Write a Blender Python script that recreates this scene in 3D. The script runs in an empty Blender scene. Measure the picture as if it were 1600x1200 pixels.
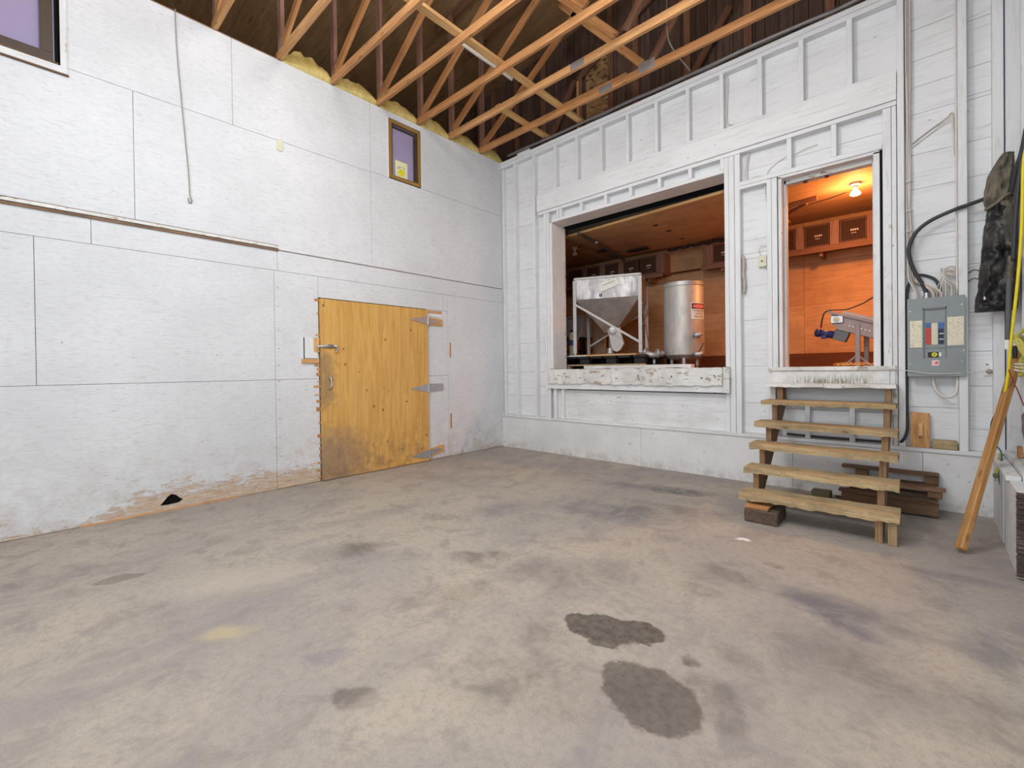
import bpy, bmesh, math, random
from mathutils import Vector, Matrix, Quaternion, noise
random.seed(7)
sc = bpy.context.scene
COL = sc.collection
PI = math.pi
# ------------------------------------------------------------------ camera, light, exposure
CAM = Vector((5.1071, -5.3038, 1.25)); YAW, PITCH, ROLL, FPX, SY = 0.7454, -0.0075, -0.0126, 706.96, -18.0
f_ = Vector((-math.sin(YAW)*math.cos(PITCH), math.cos(YAW)*math.cos(PITCH), math.sin(PITCH)))
r0_ = f_.cross(Vector((0, 0, 1))).normalized(); u0_ = r0_.cross(f_)
r_ = r0_*math.cos(ROLL)+u0_*math.sin(ROLL); u_ = -r0_*math.sin(ROLL)+u0_*math.cos(ROLL)
cd = bpy.data.cameras.new('camera'); cam = bpy.data.objects.new('camera', cd); COL.objects.link(cam)
cam.matrix_world = Matrix(((r_.x, u_.x, -f_.x, CAM.x), (r_.y, u_.y, -f_.y, CAM.y), (r_.z, u_.z, -f_.z, CAM.z), (0, 0, 0, 1)))
cd.sensor_width = 36; cd.lens = FPX/1600*36; cd.shift_y = SY/1600; cd.clip_start = .05
sc.camera = cam
sc.view_settings.view_transform = 'Standard'; sc.view_settings.look = 'None'
sc.view_settings.gamma = 1; sc.view_settings.use_curve_mapping = False
sc.view_settings.exposure = 0.46
w = bpy.data.worlds.new('world'); sc.world = w; w.use_nodes = True
w.node_tree.nodes['Background'].inputs[0].default_value = (.8, .87, 1, 1); w.node_tree.nodes['Background'].inputs[1].default_value = .3
def lamp(name, typ, loc, power, col, size=.2, rot=None, sy=None):
    l = bpy.data.lights.new(name, typ); l.energy = power; l.color = col
    if typ == 'AREA':
        l.size = size
        if sy: l.shape = 'RECTANGLE'; l.size_y = sy
    else: l.shadow_soft_size = size
    o = bpy.data.objects.new(name, l); o.location = loc
    if rot: o.rotation_euler = rot
    COL.objects.link(o); return o
lamp('ceiling_lamp', 'POINT', (2.9, -4.7, 4.3), 108, (.87, .945, 1), .13)
lamp('overhead_fill', 'AREA', (3.6, -4.2, 4.45), 66, (.87, .945, 1), 3.0, (math.radians(24), math.radians(14), 0), 2.4)  # added unseen fill overhead to even out the room, not a fixture
lamp('attic_fill', 'POINT', (3.3, -3.0, 5.2), 66, (1, .93, .82), .25)  # added fill that brightens trusses and roof deck, no real source
lamp('rear_fill', 'AREA', (4.6, -8.6, 2.3), 120, (.87, .945, 1), 3.5, (math.radians(80), 0, math.radians(16)), 3)  # added broad fill behind the camera, not an actual flash
BULB_P, BULB_C = 24, (1.0, .37, .10)
lamp('inner_bulb_light', 'POINT', (4.47, 1.42, 3.19), BULB_P, BULB_C, .05)
sp_ = lamp('inner_bulb_flood', 'SPOT', (4.47, 1.42, 3.24), 112, BULB_C, .05); sp_.data.spot_size = math.radians(165); sp_.data.spot_blend = .8

# ------------------------------------------------------------------ object helpers
W = {}
def setp(o, label=None, cat=None, group=None, kind=None):
    if label: o['label'] = label
    if cat: o['category'] = cat
    if group: o['group'] = group
    if kind: o['kind'] = kind
    return o
def thing(name, label, cat, loc=(0, 0, 0), group=None, kind=None):
    o = bpy.data.objects.new(name, None); COL.objects.link(o); o.location = loc; o.empty_display_size = .1
    W[o] = Vector(loc); return setp(o, label, cat, group, kind)
def mk(name, verts, faces, mat, parent=None, smooth=False, bevel=0):
    vs = [Vector(v) for v in verts]
    lo = Vector([min(v[i] for v in vs) for i in range(3)]); hi = Vector([max(v[i] for v in vs) for i in range(3)])
    org = (lo+hi)/2
    if parent is None: org.z = lo.z
    me = bpy.data.meshes.new(name); me.from_pydata([v-org for v in vs], [], faces)
    bm = bmesh.new(); bm.from_mesh(me); bmesh.ops.recalc_face_normals(bm, faces=bm.faces)
    if bevel: bmesh.ops.bevel(bm, geom=bm.edges[:], offset=bevel, segments=1, affect='EDGES', profile=.5)
    bm.to_mesh(me); bm.free()
    if smooth:
        me.polygons.foreach_set('use_smooth', [True]*len(me.polygons))
    if mat: me.materials.append(mat)
    o = bpy.data.objects.new(name, me); COL.objects.link(o)
    if parent is not None: o.parent = parent; o.location = org-W[parent]
    else: o.location = org
    W[o] = org
    return o
BF = [(0, 1, 3, 2), (4, 6, 7, 5), (0, 4, 5, 1), (2, 3, 7, 6), (0, 2, 6, 4), (1, 5, 7, 3)]
def bv(x0, x1, y0, y1, z0, z1):
    return [(x, y, z) for x in (x0, x1) for y in (y0, y1) for z in (z0, z1)]
def box(name, mat, x0, x1, y0, y1, z0, z1, parent=None, bevel=0):
    if isinstance(mat, tuple): mat = mat[[x1-x0, y1-y0, z1-z0].index(max(x1-x0, y1-y0, z1-z0))]
    return mk(name, bv(x0, x1, y0, y1, z0, z1), BF, mat, parent, bevel=bevel)
class MB:
    def __init__(s): s.v = []; s.f = []
    def add(s, v, f):
        n = len(s.v); s.v += [tuple(a) for a in v]; s.f += [tuple(i+n for i in q) for q in f]; return s
    def box(s, *a): return s.add(bv(*a), BF)
    def beam(s, p0, p1, wd, h, up=(0, 0, 1)):
        p0 = Vector(p0); p1 = Vector(p1); d = (p1-p0).normalized(); sd = d.cross(Vector(up)).normalized(); u = sd.cross(d)
        v = [p+sd*a*wd/2+u*b*h/2 for p in (p0, p1) for a in (-1, 1) for b in (-1, 1)]
        return s.add(v, BF)
    def tube(s, pts, r, n=8, smooth=True):
        pts = curve(pts) if smooth else [Vector(p) for p in pts]
        prev = None; rings = []
        for i, p in enumerate(pts):
            d = (pts[min(i+1, len(pts)-1)]-pts[max(i-1, 0)]).normalized()
            if prev is None: a = d.orthogonal().normalized()
            else: a = (prev-d*prev.dot(d)).normalized()
            prev = a; b = d.cross(a)
            rr = r(i/(len(pts)-1)) if callable(r) else r
            rings.append([p+(a*math.cos(2*PI*k/n)+b*math.sin(2*PI*k/n))*rr for k in range(n)])
        v = [q for rg in rings for q in rg]; f = []
        for i in range(len(rings)-1):
            for k in range(n): f.append((i*n+k, i*n+(k+1) % n, (i+1)*n+(k+1) % n, (i+1)*n+k))
        f.append(tuple(range(n))[::-1]); f.append(tuple((len(rings)-1)*n+k for k in range(n)))
        return s.add(v, f)
    def lathe(s, c, prof, n=20, axis=(0, 0, 1)):
        c = Vector(c); q = Vector((0, 0, 1)).rotation_difference(Vector(axis).normalized())
        v = []; f = []
        for r, z in prof:
            for k in range(n): v.append(c+q @ Vector((r*math.cos(2*PI*k/n), r*math.sin(2*PI*k/n), z)))
        m = len(prof)
        for i in range(m-1):
            for k in range(n): f.append((i*n+k, i*n+(k+1) % n, (i+1)*n+(k+1) % n, (i+1)*n+k))
        f.append(tuple(range(n))[::-1]); f.append(tuple((m-1)*n+k for k in range(n)))
        return s.add(v, f)
    def prism(s, poly, vec):
        n = len(poly); vec = Vector(vec); a = [Vector(p) for p in poly]; b = [p+vec for p in a]
        return s.add(a+b, [tuple(range(n)), tuple(range(n, 2*n))[::-1]]+[(i, (i+1) % n, n+(i+1) % n, n+i) for i in range(n)])
    def go(s, name, mat, parent=None, smooth=False, bevel=0): return mk(name, s.v, s.f, mat, parent, smooth, bevel)
def curve(pts, k=6):
    P = [Vector(p) for p in pts]
    if len(P) < 3: return P
    out = []
    for i in range(len(P)-1):
        a = P[max(i-1, 0)]; b = P[i]; c = P[i+1]; d = P[min(i+2, len(P)-1)]
        for j in range(k):
            t = j/k
            out.append(.5*((2*b)+(c-a)*t+(2*a-5*b+4*c-d)*t*t+(3*b-a-3*c+d)*t**3))
    out.append(P[-1]); return out
def tube(name, mat, pts, r, parent=None, n=8, smooth=True): return MB().tube(pts, r, n, smooth).go(name, mat, parent, True)
def lathe(name, mat, c, prof, parent=None, n=24, axis=(0, 0, 1), smooth=True):
    o = MB().lathe(c, prof, n, axis).go(name, mat, parent)
    if smooth:
        for p in o.data.polygons: p.use_smooth = len(p.vertices) == 4
        try: o.data.set_sharp_from_angle(angle=math.radians(35))
        except Exception: pass
    return o
def beam(name, mat, p0, p1, wd, h, parent=None, up=(0, 0, 1), bevel=.002):
    """board between two points, grain along its own X"""
    p0 = Vector(p0); p1 = Vector(p1); d = p1-p0; L = d.length; d.normalize()
    sd = Vector(up).cross(d).normalized(); u = d.cross(sd)
    o = mk(name, bv(-L/2, L/2, -wd/2, wd/2, -h/2, h/2), BF, mat, None, bevel=bevel)
    me = o.data
    for v in me.vertices: v.co.z += -h/2
    mid = (p0+p1)/2
    o.rotation_mode = 'QUATERNION'
    o.rotation_quaternion = Matrix(((d.x, sd.x, u.x), (d.y, sd.y, u.y), (d.z, sd.z, u.z))).to_quaternion()
    if parent is not None: o.parent = parent; o.location = mid-W[parent]
    else: o.location = mid
    W[o] = mid; return o
def plank(name, mat, x0, x1, y0, y1, z0, z1, parent=None, j=.004, n=16, dz=0):
    """weathered board along X with uneven edges"""
    v = []; f = []
    for i in range(n+1):
        x = x0+(x1-x0)*i/n; zz = dz*i/n
        for (a, b) in ((y0, z0), (y1, z0), (y1, z1), (y0, z1)):
            k = j*(1.8 if (a, b) == (y0, z0) else .6)
            v.append((x+random.uniform(-j, j)*(i in (0, n)), a+random.uniform(-k, k), b+zz+random.uniform(-k, k)))
    for i in range(n):
        for k in range(4): f.append((i*4+k, i*4+(k+1) % 4, (i+1)*4+(k+1) % 4, (i+1)*4+k))
    f += [(0, 1, 2, 3), tuple(n*4+k for k in (3, 2, 1, 0))]
    return mk(name, v, f, mat, parent)

# ------------------------------------------------------------------ material helpers
class G:
    def __init__(s, name):
        s.m = bpy.data.materials.new(name); s.m.use_nodes = True; s.t = s.m.node_tree; s.t.nodes.clear()
        s.out = s.n('ShaderNodeOutputMaterial'); s.b = s.n('ShaderNodeBsdfPrincipled'); s.t.links.new(s.b.outputs[0], s.out.inputs[0])
        s.b.inputs['Specular IOR Level'].default_value = .3
    def n(s, t): return s.t.nodes.new(t)
    def put(s, sock, v):
        if v is None: return
        if isinstance(v, bpy.types.NodeSocket): s.t.links.new(v, sock)
        elif isinstance(v, (tuple, list)): sock.default_value = (*v, 1) if len(v) == 3 and len(sock.default_value) == 4 else v
        else: sock.default_value = v
    def math(s, op, a, b=None, c=None):
        n = s.n('ShaderNodeMath'); n.operation = op; s.put(n.inputs[0], a); s.put(n.inputs[1], b)
        if c is not None: s.put(n.inputs[2], c)
        return n.outputs[0]
    def mul(s, a, b): return s.math('MULTIPLY', a, b)
    def addm(s, a, b): return s.math('ADD', a, b)
    def coord(s, kind='Object', scale=(1, 1, 1), loc=(0, 0, 0), rnd=True):
        if kind == 'World': v = s.n('ShaderNodeNewGeometry').outputs['Position']
        else: v = s.n('ShaderNodeTexCoord').outputs['Object']
        if kind != 'World' and rnd:
            oi = s.n('ShaderNodeObjectInfo'); a = s.n('ShaderNodeVectorMath'); a.operation = 'ADD'
            mm = s.math('MULTIPLY', oi.outputs['Random'], 37.0); s.put(a.inputs[0], v); s.put(a.inputs[1], mm); v = a.outputs[0]
        mp = s.n('ShaderNodeMapping'); s.put(mp.inputs[0], v); mp.inputs['Scale'].default_value = scale; mp.inputs['Location'].default_value = loc
        return mp.outputs[0]
    def noise(s, v, sc=5, det=4, rough=.55, dist=0, col=False):
        n = s.n('ShaderNodeTexNoise'); s.put(n.inputs['Vector'], v); n.inputs['Scale'].default_value = sc; n.inputs['Detail'].default_value = det
        n.inputs['Roughness'].default_value = rough; n.inputs['Distortion'].default_value = dist
        return n.outputs[1 if col else 0]
    def ramp(s, v, a, b, lo=0.0, hi=1.0):
        n = s.n('ShaderNodeMapRange'); n.interpolation_type = 'SMOOTHSTEP'; s.put(n.inputs[0], v); n.inputs[1].default_value = a; n.inputs[2].default_value = b
        n.inputs[3].default_value = lo; n.inputs[4].default_value = hi; return n.outputs[0]
    def mix(s, fac, a, b, mode='MIX'):
        n = s.n('ShaderNodeMix'); n.data_type = 'RGBA'; n.blend_type = mode; s.put(n.inputs[0], fac); s.put(n.inputs[6], a); s.put(n.inputs[7], b); return n.outputs[2]
    def xyz(s, v):
        n = s.n('ShaderNodeSeparateXYZ'); s.put(n.inputs[0], v); return n.outputs
    def bump(s, h, dist=.002, st=.6):
        n = s.n('ShaderNodeBump'); n.inputs['Strength'].default_value = st; n.inputs['Distance'].default_value = dist; s.put(n.inputs['Height'], h)
        s.t.links.new(n.outputs[0], s.b.inputs['Normal'])
    def fin(s, col, rough=.6, metal=0, **k):
        s.put(s.b.inputs['Base Color'], col); s.put(s.b.inputs['Roughness'], rough); s.put(s.b.inputs['Metallic'], metal)
        for a, v in k.items(): s.put(s.b.inputs[a.replace('_', ' ')], v)
        return s.m
def plain(name, col, rough=.6, metal=0, **k):
    g = G(name)
    n = g.noise(g.coord(), 14, 3); c = g.mix(g.ramp(n, .35, .65, .0, .28), col, tuple(x*.72 for x in col))
    return g.fin(c, rough, metal, **k)
def sca(axis, long, cross): return tuple(long if i == axis else cross for i in range(3))
def wood3(name, ca, cb, dark, rough=.7, knots=.6, dirt=0., dirtc=(.12, .1, .08), gr=1.0):
    out = []
    for ax in range(3):
        g = G(name+'_'+'xyz'[ax])
        v = g.coord(scale=sca(ax, .9, 14*gr)); n1 = g.noise(v, 1.6, 5, .6, 1.2)
        v2 = g.coord(scale=sca(ax, 1.5, 60*gr)); n2 = g.noise(v2, 2.0, 3, .6)
        oi = g.n('ShaderNodeObjectInfo').outputs['Random']
        c = g.mix(g.ramp(n1, .3, .7), ca, cb)
        c = g.mix(g.ramp(n2, .48, .74, 0, .6), c, dark)
        c = g.mix(g.ramp(oi, 0, 1, 0, .35), c, g.mix(1.0, c, cb, 'MULTIPLY'))
        if knots:
            vo = g.n('ShaderNodeTexVoronoi'); g.put(vo.inputs['Vector'], g.coord(scale=sca(ax, 3.2, 9))); vo.inputs['Scale'].default_value = 1.0
            k = g.ramp(vo.outputs['Distance'], .07, .16, 1, 0); c = g.mix(g.mul(k, knots), c, dark)
        if dirt:
            nd = g.noise(g.coord(), 3.5, 5, .65); c = g.mix(g.ramp(nd, .42, .68, 0, dirt), c, dirtc)
        g.bump(g.addm(n1, g.mul(n2, .5)), .003, .5)
        out.append(g.fin(c, rough))
    return tuple(out)
def paint3(name, base=(.78, .785, .80), wood=(.36, .24, .15), peel=.0, dirt=.25, world=False):
    """brushed white paint over timber, wear shows the wood"""
    out = []
    for ax in range(3):
        g = G(name+'_'+'xyz'[ax])
        v = g.coord(scale=sca(ax, 1.2, 16)); n1 = g.noise(v, 2.5, 5, .65, .4)
        v2 = g.coord(scale=sca(ax, 2, 45)); n2 = g.noise(v2, 2, 4, .6)
        nb = g.noise(g.coord(), 2.2, 4, .6)
        c = g.mix(g.ramp(nb, .35, .7, 0, dirt), base, (.60, .58, .56))
        c = g.mix(g.ramp(n1, .5, .72, 0, .38), c, (.44, .42, .41))
        c = g.mix(g.ramp(n2, .66, .74, 0, .5), c, (.33, .27, .23))
        # nail and knot specks
        vo = g.n('ShaderNodeTexVoronoi'); g.put(vo.inputs['Vector'], g.coord(scale=sca(ax, 3.5, 8))); vo.inputs['Scale'].default_value = 1.2
        c = g.mix(g.ramp(vo.outputs['Distance'], .03, .06, .7, 0), c, (.16, .12, .1))
        if peel:
            np_ = g.noise(g.coord(scale=sca(ax, 3, 7)), 3.0, 6, .75, .3)
            c = g.mix(g.ramp(np_, .66-peel*.28, .70-peel*.28, 0, .9), c, g.mix(n1, wood, (.52, .42, .32)))
        g.bump(g.addm(n1, g.mul(n2, .6)), .002, .5)
        out.append(g.fin(c, .62))
    return tuple(out)
# ------------------------------------------------------------------ materials
WHITE = paint3('white_timber_paint')
WHITE_WORN = paint3('worn_white_paint', peel=.16, dirt=.6)
WHITE_BAD = paint3('chipped_white_paint', base=(.78, .77, .74), wood=(.2, .13, .08), peel=.36, dirt=1.0)
FIR = wood3('fir_timber', (.72, .40, .17), (.50, .245, .10), (.20, .09, .045))
FIRL = wood3('light_fir_timber', (.80, .52, .24), (.66, .38, .15), (.30, .15, .06))
FIRP = wood3('purplish_fir_timber', (.44, .27, .21), (.34, .19, .15), (.13, .07, .06))
FIRT = wood3('orange_brown_timber', (.66, .38, .15), (.50, .26, .09), (.18, .08, .035), dirt=.3, dirtc=(.2, .12, .06))
FIRD = wood3('brown_fir_timber', (.36, .20, .13), (.25, .13, .085), (.09, .045, .03))
OLD = wood3('weathered_tread_timber', (.60, .45, .25), (.40, .28, .145), (.11, .07, .04), dirt=.5, dirtc=(.17, .14, .09), gr=1.4)
OLDR = wood3('old_brown_timber', (.30, .18, .10), (.20, .11, .06), (.05, .03, .02), dirt=.5, dirtc=(.07, .055, .045))
OLDB = wood3('brown_stair_timber', (.42, .25, .13), (.28, .16, .08), (.08, .05, .03), dirt=.5, dirtc=(.1, .075, .05))
BLOCKM = wood3('charcoal_brown_block', (.15, .10, .07), (.08, .055, .04), (.03, .02, .015), dirt=.4, dirtc=(.05, .045, .04))
DARKB = wood3('dark_red_brown_timber', (.20, .07, .025), (.14, .05, .02), (.05, .02, .01))
PLYIN = wood3('inner_plywood', (.66, .41, .22), (.57, .34, .175), (.36, .19, .09), knots=.35, dirt=.3, dirtc=(.26, .15, .09))
GABLE = wood3('dark_gable_boards', (.19, .125, .10), (.11, .075, .065), (.03, .02, .018), rough=.55)
CRATEW = wood3('crate_timber', (.24, .13, .085), (.17, .09, .06), (.06, .03, .02)); BOXW = wood3('pinkish_box_timber', (.42, .27, .21), (.30, .17, .12), (.12, .06, .04)); SLATW = plain('dark_slat', (.14, .075, .05), .7)
def m_floor():
    g = G('stained_concrete')
    P = g.coord('World')
    a = g.noise(P, .55, 6, .6, .5); b = g.noise(g.coord('World', (1, .45, 1)), 1.6, 6, .62, .8); d = g.noise(P, 26, 4, .7); e = g.noise(P, 140, 2, .6)
    k3 = g.noise(P, 4.2, 7, .72, .5)
    c = g.mix(g.ramp(a, .38, .62), (.475, .41, .335), (.385, .34, .30))
    c = g.mix(g.ramp(k3, .48, .66, 0, .6), c, (.25, .222, .205)); c = g.mix(g.ramp(k3, .22, .42, .45, 0), c, (.55, .485, .41))
    c = g.mix(g.ramp(b, .5, .68, 0, .55), c, (.275, .25, .245))
    c = g.mix(g.ramp(b, .24, .42, .4, 0), c, (.53, .47, .40))
    c = g.mix(g.ramp(d, .42, .72, 0, .5), c, (.27, .245, .225))
    c = g.mix(g.ramp(e, .45, .75, 0, .35), c, (.22, .20, .185))
    wv = g.n('ShaderNodeVectorMath'); wv.operation = 'SCALE'
    nn = g.noise(P, 5.0, 7, .68, col=True); s2 = g.n('ShaderNodeVectorMath'); s2.operation = 'SUBTRACT'; g.put(s2.inputs[0], nn); s2.inputs[1].default_value = (.5, .5, .5)
    g.put(wv.inputs[0], s2.outputs[0]); wv.inputs['Scale'].default_value = .17
    pw = g.n('ShaderNodeVectorMath'); pw.operation = 'ADD'; g.put(pw.inputs[0], P); g.put(pw.inputs[1], wv.outputs[0]); PW = pw.outputs[0]
    DK = (.125, .105, .088); PU = (.25, .235, .25); BL = (.185, .175, .175)
    S = [(3.86, -3.46, .10, .075, .3, DK, .88, .12), (3.97, -3.42, .14, .105, .1, DK, .88, .12), (4.09, -3.34, .12, .085, .3, DK, .88, .12), (4.00, -3.50, .08, .05, .3, DK, .78, .15),
         (4.31, -3.70, .20, .15, -.5, DK, .74, .12), (4.5, -3.56, .17, .1, -.9, DK, .34, .3), (3.49, -4.45, .09, .07, .4, DK, .5, .3), (3.165, -4.40, .12, .06, 1.0, (.23, .21, .23), .6, .5),
         (2.62, -4.66, .13, .07, .8, (.58, .47, .26), .4, .7), (1.47, -4.91, .13, .05, 1.2, DK, .5, .2), (2.11, -3.74, .26, .15, 1, DK, .55, .8), (2.15, -3.9, .2, .12, 1, BL, .5, .8),
         (3.09, -1.84, .5, .24, .3, BL, .75, .9), (3.15, -.84, .42, .16, .2, (.14, .13, .125), .9, .8), (2.75, -.95, .5, .12, .2, BL, .6, .9), (4.65, -2.48, .30, .09, -.3, BL, .75, .7), (4.75, -2.6, .22, .08, -.5, (.17, .165, .175), .8, .6),
         (4.83, -2.44, .3, .1, -.4, BL, .6, .8), (4.40, -2.12, .07, .035, 0, DK, .85, .3), (2.82, -3.32, .14, .09, .5, DK, .45, .5), (2.98, -3.15, .11, .08, .2, DK, .4, .5), (4.24, -2.45, .2, .08, -.4, DK, .45, .7),
         (4.16, -2.74, .12, .08, 0, DK, .4, .6), (4.35, -3.4, .05, .03, 0, DK, .7, .3), (4.49, -3.23, .12, .07, -.4, DK, .35, .7), (5.18, -1.63, .3, .07, .1, BL, .6, .6), (5.35, -2.38, .35, .14, 1.2, BL, .6, .8),
         (3.77, -3.65, .12, .09, .5, DK, .35, .7), (3.14, -3.72, .3, .15, 1, DK, .35, .9), (1.15, -5.25, .5, .16, 1.2, BL, .5, .9), (3.95, -3.95, .35, .2, .6, DK, .4, .9), (3.45, -3.05, .5, .2, .6, DK, .25, .9),
         (4.1, -1.8, .05, .03, 0, (.8, .8, .8), .8, .5), (2.2, -2.6, .6, .25, 1, BL, .3, .9), (2.0, -4.5, .5, .2, 1.0, (.60, .52, .42), .4, .9), (5.0, -3.0, .5, .25, -.2, DK, .3, .9), (3.4, -1.5, .5, .2, .2, DK, .35, .9)]
    hard = None
    for (x, y, rx, ry, ang, col, st, soft) in S:
        mp = g.n('ShaderNodeMapping'); mp.vector_type = 'TEXTURE'; g.put(mp.inputs[0], PW); mp.inputs['Location'].default_value = (x, y, 0)
        mp.inputs['Rotation'].default_value = (0, 0, ang); mp.inputs['Scale'].default_value = (rx*1.1, ry*1.1, 1)
        ln = g.n('ShaderNodeVectorMath'); ln.operation = 'LENGTH'; g.put(ln.inputs[0], mp.outputs[0])
        fac = g.ramp(ln.outputs['Value'], 1-soft, 1+soft*.3, st, 0)
        if soft > .25: fac = g.mul(fac, g.mul(g.ramp(b, .3, .62, .45, 1.15), g.ramp(k3, .36, .58, .45, 1.2)))
        if soft < .16: hard = fac if hard is None else g.math('MAXIMUM', hard, fac); continue
        c = g.mix(fac, c, col)
    c = g.mix(g.mul(hard, g.ramp(d, .3, .7, 1.12, .8)), c, (.085, .070, .056))
    g.bump(g.addm(g.mul(d, .7), e), .0015, .45)
    return g.fin(c, g.ramp(a, .3, .7, .62, .8))
FLOOR = m_floor()
def m_leftwall():
    g = G('painted_plywood_wall')
    P = g.coord('World'); z = g.xyz(P)[2]; y = g.xyz(P)[1]
    gn = g.noise(g.coord('World', (1, 3.2, 26)), 2.4, 7, .75, .5); gn2 = g.noise(g.coord('World', (1, 4.5, 60)), 3, 4, .65)
    big = g.noise(P, .9, 4, .6); md = g.noise(P, 6, 5, .65)
    c = g.mix(g.ramp(big, .3, .7), (.745, .755, .78), (.66, .67, .69))
    c = g.mix(g.ramp(gn, .48, .70, 0, .5), c, (.52, .505, .50)); c = g.mix(g.ramp(g.noise(g.coord('World', (1, 5, 14)), 4, 5, .7), .5, .7, 0, .35), c, (.50, .49, .49))
    c = g.mix(g.mul(g.ramp(gn2, .57, .70, 0, .75), g.ramp(md, .38, .6)), c, (.38, .35, .33))
    # dirt rising from the floor
    low = g.ramp(z, .0, 1.1, 1, 0)
    c = g.mix(g.mul(g.mul(low, low), g.ramp(md, .35, .7, 0, .5)), c, (.50, .42, .37))
    # bare worn wood low on the wall, strongest left of the door
    yb = g.mul(g.ramp(y, -5.05, -4.55), g.ramp(y, -2.7, -3.1))
    hgt = g.addm(g.mul(yb, .17), .02)
    edge = g.math('SUBTRACT', hgt, z)
    pn = g.noise(g.coord('World', (1, 2.2, 6)), 3.4, 9, .85, .6)
    th = g.addm(g.mul(edge, .85), g.math('SUBTRACT', pn, .50))
    wear = g.mul(g.ramp(th, .0, .05), g.ramp(g.noise(g.coord('World', (1, 1.5, 4)), 9, 6, .75), .36, .46, .15, 1))
    sc2 = g.noise(g.coord('World', (1, 3, 16)), 3.4, 6, .72, .8)
    scr = g.mul(g.ramp(sc2, .565, .605), g.mul(g.ramp(z, .15, .75, 1, 0), g.mul(g.ramp(md, .46, .56), g.ramp(y, -5.3, -4.6, .35, 1))))
    wood = g.mix(g.ramp(gn, .35, .65), (.42, .25, .13), (.66, .52, .38))
    c = g.mix(g.mul(wear, .85), c, wood); c = g.mix(g.mul(scr, .8), c, (.52, .36, .24))
    # specks
    vo = g.n('ShaderNodeTexVoronoi'); g.put(vo.inputs['Vector'], g.coord('World', (1, 4, 5))); vo.inputs['Scale'].default_value = 1.3
    c = g.mix(g.mul(g.ramp(vo.outputs['Distance'], .022, .05, .75, 0), g.ramp(z, 2.2, 3.0, 1, .35)), c, (.22, .16, .12))
    g.bump(g.addm(g.mul(gn, 1), g.mul(wear, -.8)), .003, .5)
    return g.fin(c, .6)
LWALL = m_leftwall()
def m_riser():
    g = G('scuffed_riser_paint'); P = g.coord('World'); x, y, z = g.xyz(P)
    n = g.noise(g.coord('World', (30, 1, 4)), 2, 5, .7); n2 = g.noise(P, 12, 5, .7)
    m = g.mul(g.mul(g.ramp(x, 3.98, 4.25), g.ramp(x, 4.62, 4.8, 1, 0)), g.ramp(z, 1.06, 1.18, 1.25, .1))
    c = g.mix(g.ramp(n2, .35, .7), (.78, .775, .76), (.64, .62, .59)); c = g.mix(g.mul(m, g.ramp(n, .36, .62)), c, (.21, .195, .13)); g.bump(n, .002, .4); return g.fin(c, .7)
RISER = m_riser()
def m_curb():
    g = G('painted_concrete_curb'); P = g.coord('World'); z = g.xyz(P)[2]
    a = g.noise(P, 2, 5, .6); b = g.noise(P, 17, 6, .72); d = g.noise(P, 60, 3, .6)
    c = g.mix(g.ramp(a, .3, .7), (.76, .75, .75), (.66, .65, .65))
    c = g.mix(g.ramp(b, .60, .66, 0, .75), c, (.36, .32, .30))
    c = g.mix(g.mul(g.ramp(z, 0, .16, 1, 0), g.ramp(g.noise(P, 7, 7, .75), .40, .62, 0, .7)), c, (.46, .42, .37))
    g.bump(g.addm(b, d), .004, .5); return g.fin(c, .75)
CURB = m_curb()
def m_doorply():
    g = G('door_plywood'); P = g.coord('World'); z = g.xyz(P)[2]; y = g.xyz(P)[1]
    n1 = g.noise(g.coord('World', (1, 9, .8)), 1.7, 5, .6, 1.0); n2 = g.noise(g.coord('World', (1, 45, 1.5)), 2, 4, .6); md = g.noise(P, 7, 6, .7); bg = g.noise(P, 2.2, 5, .6)
    c = g.mix(g.ramp(n1, .3, .7), (.74, .44, .13), (.60, .32, .085))
    c = g.mix(g.ramp(n2, .5, .75, 0, .35), c, (.42, .22, .07))
    # football-shaped patches and nail heads
    vo = g.n('ShaderNodeTexVoronoi'); g.put(vo.inputs['Vector'], g.coord('World', (1, 6, 4.5))); vo.inputs['Scale'].default_value = 1.0
    c = g.mix(g.ramp(vo.outputs['Distance'], .05, .10, .85, 0), c, (.14, .07, .03))
    vo2 = g.n('ShaderNodeTexVoronoi'); g.put(vo2.inputs['Vector'], g.coord('World', (1, 11, 8))); vo2.inputs['Scale'].default_value = 1.0
    c = g.mix(g.mul(g.ramp(vo2.outputs['Distance'], .06, .14, .8, 0), g.ramp(bg, .45, .6)), c, (.30, .15, .05))
    # grime: handled edge on the latch side and scuffed foot
    hand = g.mul(g.ramp(y, -2.98, -2.66, 1, 0), g.mul(g.ramp(z, .6, 1.0), g.ramp(z, 1.35, 1.62, 1, 0)))
    e1 = g.mul(g.ramp(g.addm(g.mul(hand, .8), g.mul(g.math('SUBTRACT', g.noise(P, 9, 7, .75), .5), 1.6)), .25, .85), .62)
    foot = g.mul(g.ramp(y, -2.95, -2.1, 1, .35), g.ramp(z, .25, 1.0, 1, 0))
    e2 = g.mul(g.ramp(g.addm(g.mul(foot, .9), g.mul(g.math('SUBTRACT', g.noise(P, 16, 7, .8), .5), 1.3)), .25, .9), .75)
    c = g.mix(e1, c, (.22, .16, .11)); c = g.mix(e2, c, (.27, .20, .15))
    c = g.mix(g.mul(g.ramp(z, .0, .8, 1, 0), g.ramp(md, .45, .65, 0, .5)), c, (.2, .13, .08))
    g.bump(g.addm(n1, n2), .002, .4); return g.fin(c, .55)
DOORP = m_doorply()
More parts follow.
